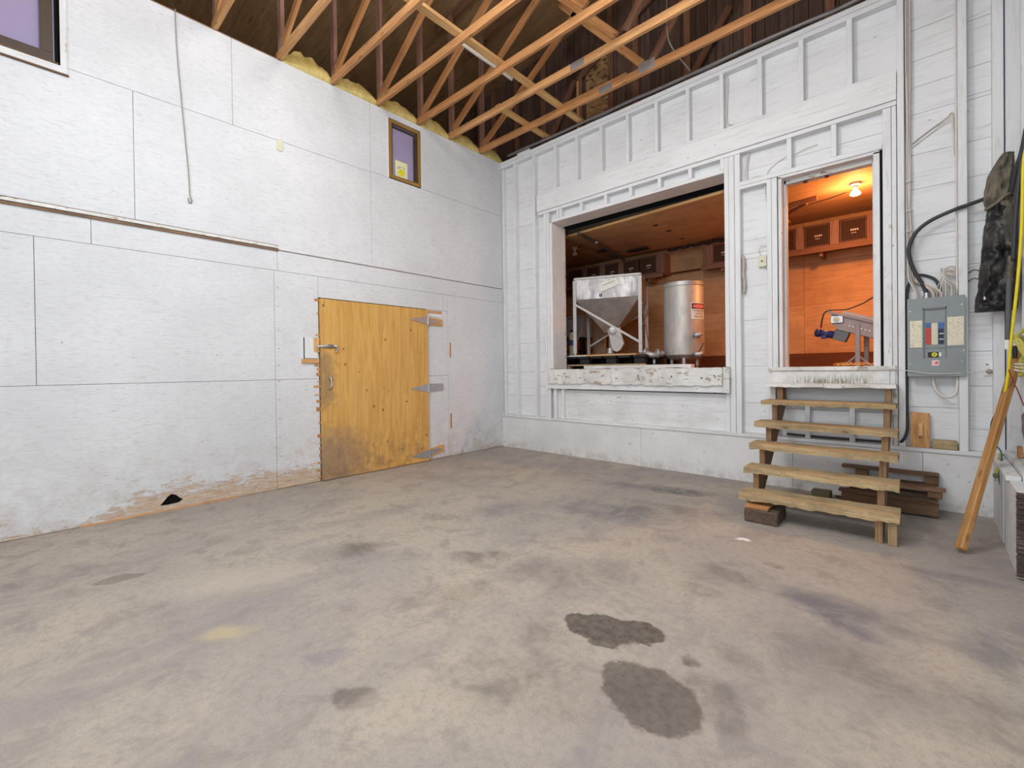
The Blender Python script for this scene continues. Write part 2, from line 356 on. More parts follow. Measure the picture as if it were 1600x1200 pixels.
def m_hop():
    g = G('dull_sheet_steel'); n = g.noise(g.coord(scale=(1.2, 1.2, .6)), 2.6, 5, .65, .8); n2 = g.noise(g.coord(), 11, 4, .7)
    c = g.mix(g.ramp(n, .3, .7), (.50, .47, .47), (.30, .28, .27)); c = g.mix(g.ramp(n2, .5, .7, 0, .4), c, (.22, .19, .17)); return g.fin(c, g.ramp(n, .35, .65, .36, .6), .65)
STEEL = plain('brushed_steel', (.50, .49, .48), .5, .75); HOPM = m_hop(); HOPL = plain('pale_hopper_frame', (.47, .45, .43), .5, .35); 
def m_tank():
    g = G('satin_stainless'); n = g.noise(g.coord(scale=(2, 2, .6)), 3, 4, .6); n2 = g.noise(g.coord(scale=(40, 40, 1)), 3, 3)
    c = g.mix(g.ramp(n, .35, .65), (.56, .53, .50), (.40, .385, .37)); c = g.mix(g.ramp(n2, .4, .8, 0, .25), c, (.36, .33, .3))
    return g.fin(c, g.ramp(n, .3, .7, .48, .62), .6)
TANK = m_tank()
GALV = plain('galvanised_metal', (.52, .54, .57), .42, .8)
BLACKM = plain('black_plastic', (.02, .02, .022), .45)
RUBBER = plain('black_rubber_hose', (.045, .045, .05), .42)
GREYC = plain('grey_corrugated_conduit', (.12, .12, .135), .5)
PGREY = plain('grey_enamel', (.26, .29, .30), .4)
PGREYD = plain('dark_grey_enamel', (.16, .18, .19), .45)
PAPER = None
def m_paper(name, ink, dens, base=(.80, .74, .58)):
    g = G(name); v = g.coord(scale=(1, 1, 1)); n = g.noise(g.coord(scale=(160, 1, 60)), 1, 2, .7); n2 = g.noise(g.coord(), 30, 3)
    c = g.mix(g.ramp(n2, .4, .7, 0, .3), base, (.62, .54, .38)); c = g.mix(g.ramp(n, dens, dens+.05, 0, .8), c, ink); return g.fin(c, .7)
PAPER1 = m_paper('handwritten_paper', (.06, .06, .08), .60); PAPER2 = m_paper('faded_paper', (.45, .42, .36), .58); PAPERW = m_paper('note_paper', (.35, .4, .36), .68, (.83, .84, .78))
CABLEW = plain('white_cable_sheath', (.74, .70, .65), .5); CABLEB = plain('brownish_cable_sheath', (.50, .43, .37), .5)
YEL = plain('yellow_cord', (.85, .68, .03), .4); YELG = plain('olive_yellow_cord', (.52, .47, .10), .5); TEAL = plain('dark_green_wire', (.03, .10, .10), .4)
DRED = plain('dark_red_wire', (.22, .03, .03), .5); RED = plain('red_plastic', (.62, .05, .03), .4); BLUE = plain('blue_plastic', (.05, .14, .38), .4); NAVY = plain('navy_plastic', (.012, .02, .06), .4)
BEIGE = plain('beige_plastic', (.72, .65, .48), .5); CREAM = plain('cream_plastic', (.68, .66, .50), .45); WHITEP = plain('white_plastic', (.82, .82, .80), .4)
PINK = plain('pale_sticker', (.85, .62, .58), .5); REDINK = plain('red_ink', (.75, .05, .05), .5); BLACKI = plain('black_ink', (.015, .015, .015), .5)
YELLOW = plain('yellow_ink', (.80, .72, .03), .5); PALEY = plain('pale_yellow_label', (.78, .78, .48), .5)
LAV = G('lavender_window_glass').fin((.36, .31, .47), .12, 0, Specular_IOR_Level=.6)
OAK = wood3('varnished_window_wood', (.42, .26, .07), (.32, .18, .05), (.12, .06, .02), rough=.4, knots=0); WDARK = plain('dark_window_rebate', (.08, .055, .04), .5)
INSUL = None
def m_insul():
    g = G('yellow_fibreglass'); a = g.noise(g.coord(), 9, 6, .7); b = g.noise(g.coord(), 50, 4, .7)
    c = g.mix(g.ramp(a, .3, .7), (.80, .66, .28), (.58, .44, .13)); g.bump(g.addm(a, b), .012, .8); return g.fin(c, .95)
INSUL = m_insul()
def m_deck():
    g = G('roof_plywood'); a = g.noise(g.coord('World', (1.0, 9, 1)), 1.5, 5, .65, 1.0); b = g.noise(g.coord('World', (1, 1, 1)), 1.3, 3); d = g.noise(g.coord('World', (3, 26, 1)), 2, 4, .6)
    c = g.mix(g.ramp(a, .3, .7), (.46, .29, .15), (.33, .20, .10)); c = g.mix(g.ramp(d, .58, .72, 0, .7), c, (.07, .04, .025)); c = g.mix(g.ramp(b, .4, .7, 0, .3), c, (.2, .13, .07)); return g.fin(c, .75)
DECK = m_deck()
def m_osb():
    g = G('oriented_strand_board'); vo = g.n('ShaderNodeTexVoronoi'); g.put(vo.inputs['Vector'], g.coord(scale=(1, 1, 2.2))); vo.inputs['Scale'].default_value = 14
    x = g.xyz(vo.outputs['Color']); c = g.mix(x[0], (.50, .33, .16), (.30, .18, .08)); c = g.mix(g.ramp(x[1], .8, .9), c, (.14, .08, .04)); return g.fin(c, .7)
OSB = m_osb()
def m_emit(name, col, st):
    g = G(name); return g.fin((1, .9, .8), .3, 0, Emission_Color=col, Emission_Strength=st)
GLOW = m_emit('glowing_bulb', (1, .86, .66), 14)
PORC = plain('white_porcelain', (.75, .72, .66), .35)
def m_cloth(name, ca, cb, rough=.85):
    g = G(name); a = g.noise(g.coord(), 5, 5, .6, .6); b = g.noise(g.coord(scale=(1, 1, .25)), 28, 4, .6); c = g.mix(g.ramp(a, .4, .62), ca, cb); g.bump(g.addm(a, g.mul(b, .4)), .02, .7); return g.fin(c, rough)
OLIVE = m_cloth('dusty_olive_cloth', (.075, .068, .055), (.20, .17, .125)); BLKCL = m_cloth('dusty_black_nylon', (.012, .012, .014), (.055, .052, .048), .36)
BROWNCL = m_cloth('grey_brown_cloth', (.16, .13, .115), (.30, .26, .23))
TWINE = plain('orange_twine', (.85, .40, .10), .7); BRISTLE = m_cloth('brown_fibre_mat', (.14, .10, .09), (.34, .28, .26), 1)
ROPE = plain('grey_string', (.35, .32, .28), .8); CARD = plain('brown_cardboard', (.42, .25, .15), .8); TOTE = plain('translucent_grey_tote', (.50, .52, .55), .4)
VOID = plain('black_cavity', (.01, .008, .007), .9); CONV = plain('pinkish_conveyor_steel', (.36, .30, .29), .5, .2); BELT = plain('pale_conveyor_belt', (.55, .48, .43), .5)
MOTOR = plain('blue_motor_enamel', (.03, .04, .16), .35); BRICKM = plain('mossy_brick', (.20, .17, .10), .9)
PIPE = plain('dark_grey_pipe', (.10, .10, .11), .4, .4); PIPEG = plain('grey_black_pipe', (.27, .26, .27), .4, .3)

# ------------------------------------------------------------------ the setting
floor = box('floor', FLOOR, -.3, 6.2, -9.3, .12, -.2, 0); setp(floor, kind='structure')
# left wall: panels on a backing
wl = box('wall_left', VOID, -.16, -.06, -9.3, .12, -.02, 4.59); setp(wl, kind='structure')
def panel(y0, y1, z0, z1, g=.0018, x=0.0): return box('panel', LWALL, -.014+x, x, y0+g, y1-g, z0+g, z1-g, wl)
HY, HZ = -4.385, .085
def hole_panel(y0, y1, z0, z1):
    bm = bmesh.new(); g = .0018
    out = [(y0+g, z0+.004), (y1-g, z0+.004), (y1-g, z1-g), (y0+g, z1-g)]
    inn = [(HY-.09, HZ-.03), (HY-.03, HZ-.035), (HY+.05, HZ-.03), (HY+.085, HZ-.005), (HY+.06, HZ+.012), (HY+.03, HZ+.045), (HY-.005, HZ+.062), (HY-.035, HZ+.04), (HY-.055, HZ+.012)]
    ed = []
    for lp in (out, inn):
        vs = [bm.verts.new((0, a, b)) for a, b in lp]
        ed += [bm.edges.new((vs[i], vs[(i+1) % len(vs)])) for i in range(len(vs))]
    bmesh.ops.triangle_fill(bm, edges=ed, use_beauty=True)
    r = bmesh.ops.extrude_face_region(bm, geom=bm.faces[:])
    for e in r['geom']:
        if isinstance(e, bmesh.types.BMVert): e.co.x -= .014
    v = [tuple(q.co) for q in bm.verts]; bm.verts.index_update(); f = [tuple(q.index for q in fc.verts) for fc in bm.faces]; bm.free()
    return mk('panel', v, f, LWALL, wl)
box('hole_cavity', VOID, -.058, -.05, HY-.2, HY+.2, .0, .3, wl)
for a in ((-9.3, -7.4, .0, 1.168), (-9.3, -7.4, 1.168, 2.331), (-7.4, -5.227, 1.168, 2.331), (-5.227, -3.476, 1.168, 2.331), (-3.476, -3.006, .004, 1.168), (-3.476, -3.006, 1.168, 2.331),
          (-3.006, -1.2, 2.092, 2.331), (-1.508, -1.13, .004, 1.17), (-1.508, -1.13, 1.17, 2.092), (-1.2, -1.13, 2.092, 2.331), (-1.13, .11, .004, 2.331),
          (-9.3, -7.3, 2.331, 2.565), (-7.3, -4.898, 2.331, 2.565), (-4.898, -3.44, 2.331, 2.565), (-3.44, .11, 2.331, 2.565),
          (-9.3, -7.2, 2.565, 3.725), (-7.2, -4.612, 2.565, 3.725), (-4.612, -2.322, 2.565, 3.725), (-2.322, .11, 2.565, 3.735),
          (-9.3, -6.1, 3.725, 4.59), (-5.06, -3.84, 3.725, 4.59), (-3.84, -2.322, 3.725, 4.59), (-2.322, -2.075, 3.735, 4.59), (-2.075, -1.555, 4.512, 4.59), (-1.555, .11, 3.735, 4.59)): panel(*a)
hole_panel(-7.4, -3.476, 0, 1.168)
box('sliver', FIR[1], 0, .006, -5.0, -3.85, 0, .012, wl)
# rail: pair of dark-edged battens then a thin line
for (y0, y1, z0, z1, x, m) in ((-9.3, -3.43, 2.566, 2.592, .022, WHITE_BAD), (-9.3, -3.43, 2.540, 2.560, .016, OLDR), (-3.43, .0, 2.558, 2.572, .006, WHITE_WORN), (-9.3, -3.43, 2.592, 2.600, .012, OLDR), (-3.43, .0, 2.546, 2.552, .003, OLDR)):
    t = box('trim_1', m, 0, x, y0, y1, z0, z1); setp(t, kind='structure')
# splintered panel edge beside the door
for z in (.04, .12, .2, .28, .36, .43, .5, .66, .8, .9, .98, 1.07, 1.13, 1.2, 1.26, 1.31, 1.66, 1.9, 2.05):
    l = random.uniform(.015, .06)*(1.3 if 1.05 < z < 1.35 else 1); box('splinter', FIR[1], -.002, .006, -3.004-l, -2.99, z, z+random.uniform(.012, .045), wl)
# receiver plate of the latch
box('latch_board', WHITE[2], 0, .018, -3.17, -3.03, 1.40, 1.632, wl, .001); box('latch_board', FIRL[2], 0, .022, -3.075, -3.01, 1.47, 1.632, wl, .001)
box('latch_board', FIRL[1], 0, .02, -3.205, -3.01, 1.345, 1.392, wl, .001); box('latch_board', WHITE[2], 0, .016, -3.205, -3.185, 1.392, 1.632, wl, .001); box('latch_slot', VOID, 0, .004, -3.184, -3.172, 1.39, 1.63, wl)
for z0 in (1.43, .40): box('exposed_batten', FIR[2], -.001, .004, -1.10, -1.075, z0, z0+.215, wl)
box('exposed_batten', FIR[1], -.001, .005, -1.50, -1.24, 2.045, 2.08, wl); box('exposed_batten', WHITE[1], -.001, .007, -1.50, -1.24, 1.995, 2.03, wl)
for z in (1.15, 1.32, 1.5, 1.7, 1.95, 2.15, .15, .35, .55, .75, .95): lathe('nail', OLDR[0], (.0, -3.44, z), [(.005, 0), (.005, .003)], wl, 6, (1, 0, 0))
# plywood door
door = box('door_1', DOORP, 0, .045, -3.0, -1.514, .008, 2.078, bevel=.002); setp(door, kind='structure', label='orange plywood door with dirty latch side and strap hinges')
def strap(zc, tilt=0):
    w3 = MB(); x = .046
    w3.prism([(x, -1.80, zc-.006), (x, -1.80, zc+.006), (x, -1.54, zc+.055), (x, -1.515, zc+.055), (x, -1.515, zc-.055), (x, -1.54, zc-.055)], (.006, 0, 0))
    h = w3.go('hinge', GALV, door)
    q = MB(); q.prism([(.002, -1.505, zc-.055+tilt*.2), (.002, -1.23, zc-.05+tilt), (.002, -1.23, zc+.045+tilt), (.002, -1.505, zc+.055)], (.012, 0, 0)); q.go('hinge_leaf', FIRL[1] if zc > 1.5 or zc < .5 else GALV, h)
    q = MB(); q.prism([(.015, -1.50, zc-.04+tilt*.2), (.015, -1.30, zc-.02+tilt*.8), (.015, -1.30, zc+.02+tilt*.8), (.015, -1.50, zc+.04)], (.004, 0, 0)); q.go('hinge_leaf', GALV, h)
    MB().lathe((.05, -1.51, zc-.06), [(.011, 0), (.011, .12)], 10).go('hinge_pin', GALV, h)
strap(1.93, -.01); strap(1.005, .01); strap(.10, .045)
b = MB(); b.tube([(.06, -3.06, 1.532), (.06, -2.84, 1.538)], .012, smooth=False); b.tube([(.06, -2.86, 1.535), (.075, -2.83, 1.54), (.07, -2.82, 1.50), (.06, -2.83, 1.47)], .011); b.box(.045, .052, -2.97, -2.86, 1.515, 1.56); b.go('latch_bolt', GALV, door, True)
b = MB(); b.tube([(.046, -2.92, 1.19), (.075, -2.905, 1.17), (.08, -2.90, 1.12), (.075, -2.905, 1.07), (.046, -2.92, 1.05)], .010); b.go('pull_handle', GALV, door, True)

# windows high on the left wall
def window(name, y0, y1, z0, z1, label):
    o = box(name, VOID, -.058, -.052, y0, y1, z0, z1); setp(o, kind='structure', label=label)
    box('pane', LAV, -.045, -.04, y0+.03, y1-.03, z0+.03, z1-.03, o)
    return o
win1 = window('window_1', -2.072, -1.558, 3.738, 4.508, 'small wood framed window with lavender pane and yellow sticker')
t = .042
for a in ((-2.06, -2.06+t, 3.745, 4.50), (-1.565-t, -1.565, 3.745, 4.50)): box('frame', OAK, -.012, .012, *a, win1, .002)
for a in ((-2.06+t, -1.565-t, 3.745, 3.745+t), (-2.06+t, -1.565-t, 4.5-t, 4.5)): box('frame', OAK, -.012, .012, *a, win1, .002)
for a in ((-2.016, -1.996, 3.79, 4.455), (-1.64, -1.61, 3.79, 4.455), (-1.996, -1.64, 4.42, 4.44), (-1.996, -1.64, 3.79, 3.80)): box('rebate', WDARK, -.038, -.013, *a, win1)
box('rebate', PIPE, -.036, -.020, -1.66, -1.65, 3.80, 4.42, win1)
tt = .018
for a in ((-2.078, -2.062, 3.73, 4.515), (-1.563, -1.545, 3.73, 4.515)): box('casing', WHITE, 0, .006, *a, win1)
st = box('sticker', PALEY, -.0398, -.0385, -1.94, -1.75, 3.80, 4.02, win1)
p = [( -.0384, -1.845+.06*math.cos(k*PI/5)*(1 if k % 2 else .75), 3.875+.055*math.sin(k*PI/5)*(1 if k % 2 else .75)) for k in range(10)]
MB().prism(p, (.0008, 0, 0)).go('sticker_print', YELLOW, st)
for k in range(5): MB().lathe((-.0384, -1.845+.05*math.cos(.5+k*.7), 3.925+.025*math.sin(.5+k*.7)), [(.008, 0), (.008, .0006)], 8, (1, 0, 0)).go('sticker_print', GREYC, st)
win2 = window('window_2', -6.1, -5.06, 3.72, 4.59, 'dark framed window with lavender pane at upper left')
for a, m in (((-6.1, -5.10, 3.73, 3.80), WDARK), ((-5.17, -5.10, 3.80, 4.59), WDARK)): box('frame', m, -.02, .012, *a, win2, .002)
for a in ((-6.1, -5.02, 3.665, 3.72), (-5.06, -5.02, 3.72, 4.59)): box('casing', WHITE_WORN, 0, .016, *a, win2, .002)
for a in ((-6.1, -5.07, 3.722, 3.732), (-6.1, -5.012, 3.652, 3.664)): box('casing', OLDR, 0, .02, *a, win2)

# ---- back wall
wb = box('wall_back', VOID, -.05, 5.79, .112, .14, .5, 1.195); setp(wb, kind='structure')
for a in ((-1.9, .98, 1.2, 4.5), (3.5, 3.93, 1.2, 4.5), (4.82, 6.1, 1.2, 4.5), (.98, 3.5, 3.46, 4.5), (3.93, 4.82, 3.26, 4.5)):
    box('core', PLYIN, a[0], a[1], .115, .30, a[2], a[3], wb)
box('core', VOID, -.05, 6.1, .115, .3, .0, 1.2, wb)
def board(x0, x1, z0, z1, y=.09, m=WHITE, g=.0015): return box('board', m[0], x0+g*.3, x1-g*.3, y, y+.018, z0+g, z1-g, wb)
def rows(x0, x1, zs, y=.09, m=WHITE):
    for a, b in zip(zs, zs[1:]): board(x0, x1, a, b, y, m)
rows(0, 1.0, [.52, .829, 1.2, 1.654, 2.2, 2.808, 3.5, 4.5]); rows(3.5, 3.93, [.52, .85, 1.249, 1.75, 2.418, 2.473, 2.62, 3.2]); rows(1.0, 4.905, [3.87, 4.5]); rows(1.0, 3.5, [3.43, 3.6]); rows(3.5, 4.9, [3.2, 3.38, 3.6])
rows(4.91, 5.31, [.52, .87, 1.2, 1.55, 1.9, 2.159, 2.375, 2.796, 3.1, 3.458, 3.695, 3.926, 4.2, 4.5]); rows(5.31, 5.73, [.52, .7, 1.061, 1.35, 1.677, 2.08, 2.429, 2.803, 3.1, 3.446, 3.482, 3.713, 4.1, 4.5])
rows(1.03, 3.5, [.52, .94], .055, WHITE_WORN); rows(3.93, 4.88, [.52, .66, .80, 1.07], .085)
def stud(x0, x1, z0, z1, y0=0, y1=.089, m=WHITE, nm='stud'): return box(nm, m[2 if z1-z0 > x1-x0 else 0], x0, x1, y0, y1, z0, z1, wb, .0025)
for x in (.285, .682): stud(x, x+.042, .52, 4.49)
stud(.012, .05, .52, 4.49, .03, .089)
stud(.885, .932, .52, 3.553); stud(.937, .985, .52, 3.553); stud(.99, 1.042, 1.245, 3.392); stud(1.03, 1.085, .52, .952, .01); stud(1.18, 1.222, .52, .952, .005)
for x in (1.088, 1.466, 1.86, 2.25, 2.64, 3.025, 3.40, 3.785, 4.155, 4.545): stud(x, x+.043, 3.877, 4.49)
stud(3.443, 3.488, 1.245, 3.553); stud(3.49, 3.545, .52, 3.553); stud(3.549, 3.604, .52, 3.553); stud(3.443, 3.487, .52, .955)
stud(3.862, 3.905, .52, 3.195); stud(3.908, 3.958, .52, 3.195)
stud(4.802, 4.862, .52, 3.553, m=WHITE_WORN); stud(4.865, 4.898, .52, 3.553); stud(4.903, 4.95, .52, 4.49)
stud(5.288, 5.342, .52, 4.49); stud(5.485, 5.548, .52, 4.49)
for x in (4.19, 4.548): stud(x, x+.042, .522, .86, -.004, .032)
stud(3.96, 4.86, .862, .90, -.004, .075, WHITE_WORN, 'rail')
for x in (4.048, 4.42): stud(x, x+.042, 3.247, 3.555)
for x in (1.12, 1.175, 1.53, 1.92, 2.285, 2.672, 3.045): stud(x, x+.044, 3.437, 3.555)
stud(3.40, 3.442, 3.437, 3.555)
stud(.77, 4.90, 3.602, 3.842, -.012, .089, nm='header_beam'); stud(.77, 4.90, 3.846, 3.876, -.004, .089, nm='plate'); stud(.78, 3.6, 3.556, 3.598, 0, .089, nm='plate'); stud(3.6, 4.9, 3.558, 3.598, 0, .089, nm='plate')
box('seam_batten', WHITE[0], 4.0, 4.9, -.0145, -.012, 3.72, 3.842, wb)
stud(1.042, 3.442, 3.392, 3.435, 0, .30, nm='lintel'); stud(3.58, 4.80, 3.20, 3.245, -.002, .089, nm='lintel'); stud(3.6, 3.865, 3.165, 3.198, 0, .089, nm='rail')
box('jamb', WHITE[2], .995, 1.042, .089, .30, 1.24, 3.392, wb); box('jamb', WHITE[2], 3.442, 3.49, .089, .30, 1.24, 3.392, wb)
box('jamb', WHITE_BAD[2], 1.034, 1.044, .285, .33, 1.24, 3.37, wb)
stud(0, 4.95, 4.49, 4.538, 0, .089, nm='plate'); stud(0, 4.95, 4.541, 4.589, 0, .089, nm='plate'); stud(4.95, 5.73, 4.49, 4.589, .0, .089, nm='plate')
# door opening of the back wall
for a in ((3.968, 4.0, 1.236, 3.185), (4.735, 4.781, 1.236, 3.185)): stud(a[0], a[1], a[2], a[3], .0, .15, WHITE_WORN, 'jamb')
stud(3.968, 4.781, 3.168, 3.196, .0, .15, WHITE_WORN, 'jamb'); stud(3.998, 4.02, 1.236, 3.168, .10, .19, WHITE_WORN, 'stop'); stud(4.722, 4.737, 1.236, 3.168, .10, .19, WHITE_WORN, 'stop'); box('gap', VOID, 4.779, 4.803, .03, .30, 1.2, 3.2, wb); box('gap', VOID, 3.955, 3.97, .03, .30, 1.2, 3.2, wb); stud(4.0, 4.74, 3.13, 3.168, .10, .19, WHITE_BAD, 'stop')
for k in (4.17, 4.35): box('hook', BLACKM, k, k+.03, .12, .16, 3.115, 3.131, wb)
# sills
box('trim_2', WHITE_BAD[0], 3.872, 4.888, -.035, .31, 1.197, 1.236, bevel=.003)['kind'] = 'structure'
box('trim_2', RISER, 3.9, 4.845, -.018, .085, 1.055, 1.195, bevel=.003)['kind'] = 'structure'
box('trim_2', WHITE_WORN[0], 4.847, 4.885, -.016, .0, 1.055, 1.195, bevel=.003)['kind'] = 'structure'
s = plank('trim_3', WHITE_BAD[0], .985, 3.425, -.062, -.012, 1.035, 1.238, j=.006, n=40); s['kind'] = 'structure'
for x in (1.18, 1.55, 1.9, 2.25, 2.42, 2.85, 3.2, 3.34): lathe('nail', BLACKM, (x, -.062, 1.13+random.uniform(-.02, .02)), [(.009, 0), (.009, .004)], s, 8, (0, -1, 0))
box('trim_3', WHITE_WORN[0], .945, 3.488, -.032, .054, .955, 1.045, bevel=.003)['kind'] = 'structure'
box('trim_3', OLD[0], 1.042, 3.442, -.01, .33, 1.205, 1.237, bevel=.002)['kind'] = 'structure'
box('trim_3', WHITE_BAD[0], 3.43, 3.498, -.06, .0, 1.115, 1.243, bevel=.003)['kind'] = 'structure'; box('trim_3', WHITE_BAD[0], 3.43, 3.498, -.06, -.033, .955, 1.112, bevel=.003)['kind'] = 'structure'
# concrete curb under the walls
cb = box('baseboard_back', CURB, 0, 1.42, .0, .112, 0, .485); setp(cb, kind='structure')
for a, b in ((1.42, 2.42), (2.42, 4.08), (4.08, 5.06), (5.06, 5.5)): box('slab', CURB, a+.0015, b-.0015, .0, .112, 0, .485, cb)
c2 = box('baseboard_back', WHITE_WORN[0], 0, 5.46, -.016, .10, .487, .52, bevel=.003); setp(c2, kind='structure')
cr = box('baseboard_right', CURB, 5.49, 5.60, -1.02, .0, 0, .487); setp(cr, kind='structure')
for a, b, dx in ((-1.02, -.70, .0), (-.70, -.36, -.004), (-.36, 0, .0)): box('board', WHITE_WORN[2], 5.482+dx, 5.489, a+.003, b-.003, .0, .485, cr)
box('post', WHITE_WORN[2], 5.478, 5.60, -1.40, -1.03, 0, .50, cr, .003)
c3 = box('baseboard_right', WHITE_WORN[1], 5.465, 5.535, -1.0, .0, .489, .52, bevel=.003); setp(c3, kind='structure')
box('board', WHITE_WORN[1], 5.54, 5.575, -1.0, .0, .489, .555, c3, .003)
# right wall with framing
wr = box('wall_right', WHITE[2], 5.72, 5.80, -9.3, .112, 0, 4.59); setp(wr, kind='structure')
for y in (-.07, -.46, -.86, -1.27): box('stud', WHITE[2], 5.628, 5.718, y-.045, y, .56, 4.55, wr, .003)
box('board', WHITE[2], 5.55, 5.717, .002, .088, .52, 4.55, wr, .003)
for z in (1.2, 1.95, 2.2, 2.75, 3.4): box('rail', WHITE[1], 5.665, 5.718, -1.6, -.12, z, z+.035, wr, .002)
box('gap_strip', plain('blue_black_gap', (.02, .03, .07), .5), 5.5495, 5.5535, -.004, .001, .56, 4.5, wr)
box('shelf', WHITE_BAD[1], 5.575, 5.718, -1.3, .0, .52, .556, wr)
fw = box('wall_front', WHITE[0], -.3, 6.0, -9.4, -9.3, 0, 4.6); setp(fw, kind='structure')
# brown mat on the curb post end
mb = MB(); 
for k in range(240):
    z = .02+k*.0020; y = -1.405-random.uniform(0, .03); mb.box(5.476+random.uniform(-.006, .004), 5.60, y-.02, -1.402, z, z+.0016)
setp(mb.go('fibre_mat', BRISTLE), 'brown bristly mat edge against white post at right frame edge', 'mat')

# ---- attic
roof_z = lambda x: 6.42+.10*x
rd = MB(); rd.add([(-4, -9.3, roof_z(-4)), (6.3, -9.3, roof_z(6.3)), (6.3, 1.0, roof_z(6.3)), (-4, 1.0, roof_z(-4)), (-4, -9.3, roof_z(-4)+.1), (6.3, -9.3, roof_z(6.3)+.1), (6.3, 1.0, roof_z(6.3)+.1), (-4, 1.0, roof_z(-4)+.1)],
       [(0, 1, 2, 3), (7, 6, 5, 4), (0, 4, 5, 1), (1, 5, 6, 2), (2, 6, 7, 3), (3, 7, 4, 0)])
roof = rd.go('ceiling', VOID); setp(roof, kind='structure')
for yy in [-9.3+1.22*k for k in range(9)]:
    for k in range(4):
        x0 = -4+2.6*k; x1 = min(x0+2.59, 6.3); y1 = yy+1.215
        MB().prism([(x0, yy, roof_z(x0)-.02), (x1, yy, roof_z(x1)-.02), (x1, yy, roof_z(x1)-.003), (x0, yy, roof_z(x0)-.003)], (0, min(y1, .655)-yy, 0)).go('sheet', DECK, roof)
aw = box('wall_attic', DECK, -4.1, -4.0, -9.3, 1, 4.0, 6.4); setp(aw, kind='structure')
af = box('wall_attic', DECK, -4.1, 0, -9.4, -9.3, 4.0, 6.9); setp(af, kind='structure')
ad = box('floor_attic', INSUL, -4.0, -.17, -9.3, .4, 4.40, 4.45); setp(ad, kind='structure')
af2 = box('wall_front', DECK, 0, 6.3, -9.4, -9.3, 4.6, 7.1); setp(af2, kind='structure'); ar = box('wall_right', DECK, 5.805, 5.88, -9.3, 1, 4.0, 7.1); setp(ar, kind='structure')
ga = box('wall_gable', VOID, -4, 5.76, .66, .72, 4.4, 7.05); setp(ga, kind='structure')
x = -4.0
while x < 5.7:
    wd = random.choice((.10, .13, .145)); box('board', GABLE[2], x, min(x+wd-.006, 5.75), .62+random.uniform(0, .006), .655, 4.45, roof_z(x), ga); x += wd
box('ledge', OLDR[0], -4, 5.75, .301, .62, 4.47, 4.50, ga)
for px_, z1 in ((-1.13, 6.3), (-.76, 6.3), (-.19, 6.4), (.41, 6.4), (1.12, 5.75), (1.66, 6.5), (2.06, 6.5), (2.78, 6.5), (3.5, 6.5), (4.3, 6.5)):
    box('stud', FIRD[2], px_, px_+.085, .575, .62, 4.5, z1, ga, .002)
box('osb_patch', OSB, 1.27, 1.74, .60, .619, 4.7, 6.0, ga)
box('brace', FIRL[2], 1.13, 1.165, .55, .574, 4.7, 5.66, ga)
for p0, p1 in (((2.85, .56, 4.9), (3.35, .56, 5.6)), ((1.2, .56, 5.72), (2.4, .56, 6.3)), ((.4, .56, 4.6), (1.1, .56, 5.7))):
    beam('brace', FIRD[0], p0, p1, .04, .09, ga)
# trusses
ORD = ['nearest the back wall', 'second from the back wall', 'third from the back wall, above the small framed window', 'fourth from the back wall', 'fifth from the back wall', 'sixth from the back wall, leftmost in view']
TY = [-.427, -1.032, -1.58, -2.195, -2.79, -3.375]
for k in range(13):
    y = TY[k] if k < 6 else TY[5]-.6*(k-5)
    lab = ('orange fir roof truss, '+ORD[k]) if k < 6 else 'fir roof truss out of view, '+['', '', '', '', '', '', 'seventh', 'eighth', 'ninth', 'tenth', 'x', 'x', 'x'][k]+' from the back wall'
    z0 = 4.60; h = .089; zt = roof_z(0)-.05
    if k < 6: T = thing('roof_truss', lab, 'truss', (0, y, z0), 'roof trusses')
    elif k in (6, 7, 8, 9): T = thing('roof_truss', lab, 'truss', (0, y, z0), 'roof trusses')
    else: break
    beam('bottom_chord', FIR[0], (-.06, y, z0+h/2), (5.72, y, z0+h/2), .04, h, T)
    beam('heel_post', FIRP[0], (.04, y-.002, z0+h), (.04, y-.002, zt), .040, .085, T, up=(0, 1, 0) if False else (1, 0, 0))
    beam('diagonal_web', FIR[0], (.08, y, z0+.12), (2.35, y, z0+.12+2.27*.625), .038, .085, T)
    beam('diagonal_web', FIR[0], (2.70, y, z0+h+.04), (1.55, y, z0+1.45), .038, .085, T)
    beam('diagonal_web', FIRD[0], (2.82, y, z0+h+.03), (4.2, y, z0+1.9), .038, .085, T)
    beam('top_chord', FIRD[0], (-.3, y, roof_z(-.3)-.075), (5.7, y, roof_z(5.7)-.075), .038, .09, T)
    beam('vertical_web', FIRD[0], (4.3, y, z0+h), (4.3, y, z0+2.1), .036, .085, T, up=(1, 0, 0))
    if k < 6:
        for xx in ((2.76,) if k == 0 else ()): box('gang_plate', GALV, xx-.10, xx+.10, y-.0225, y-.0205, z0+.02, z0+.13, T)
        if k < 2: box('gang_plate', GALV, 2.14, 2.32, y-.0225, y-.0205, z0+.005, z0+.085, T)
    if k == 0: box('splice_board', FIR[0], 1.55, 2.5, y-.0, y+.06, z0+.085, z0+.13, T, .002)
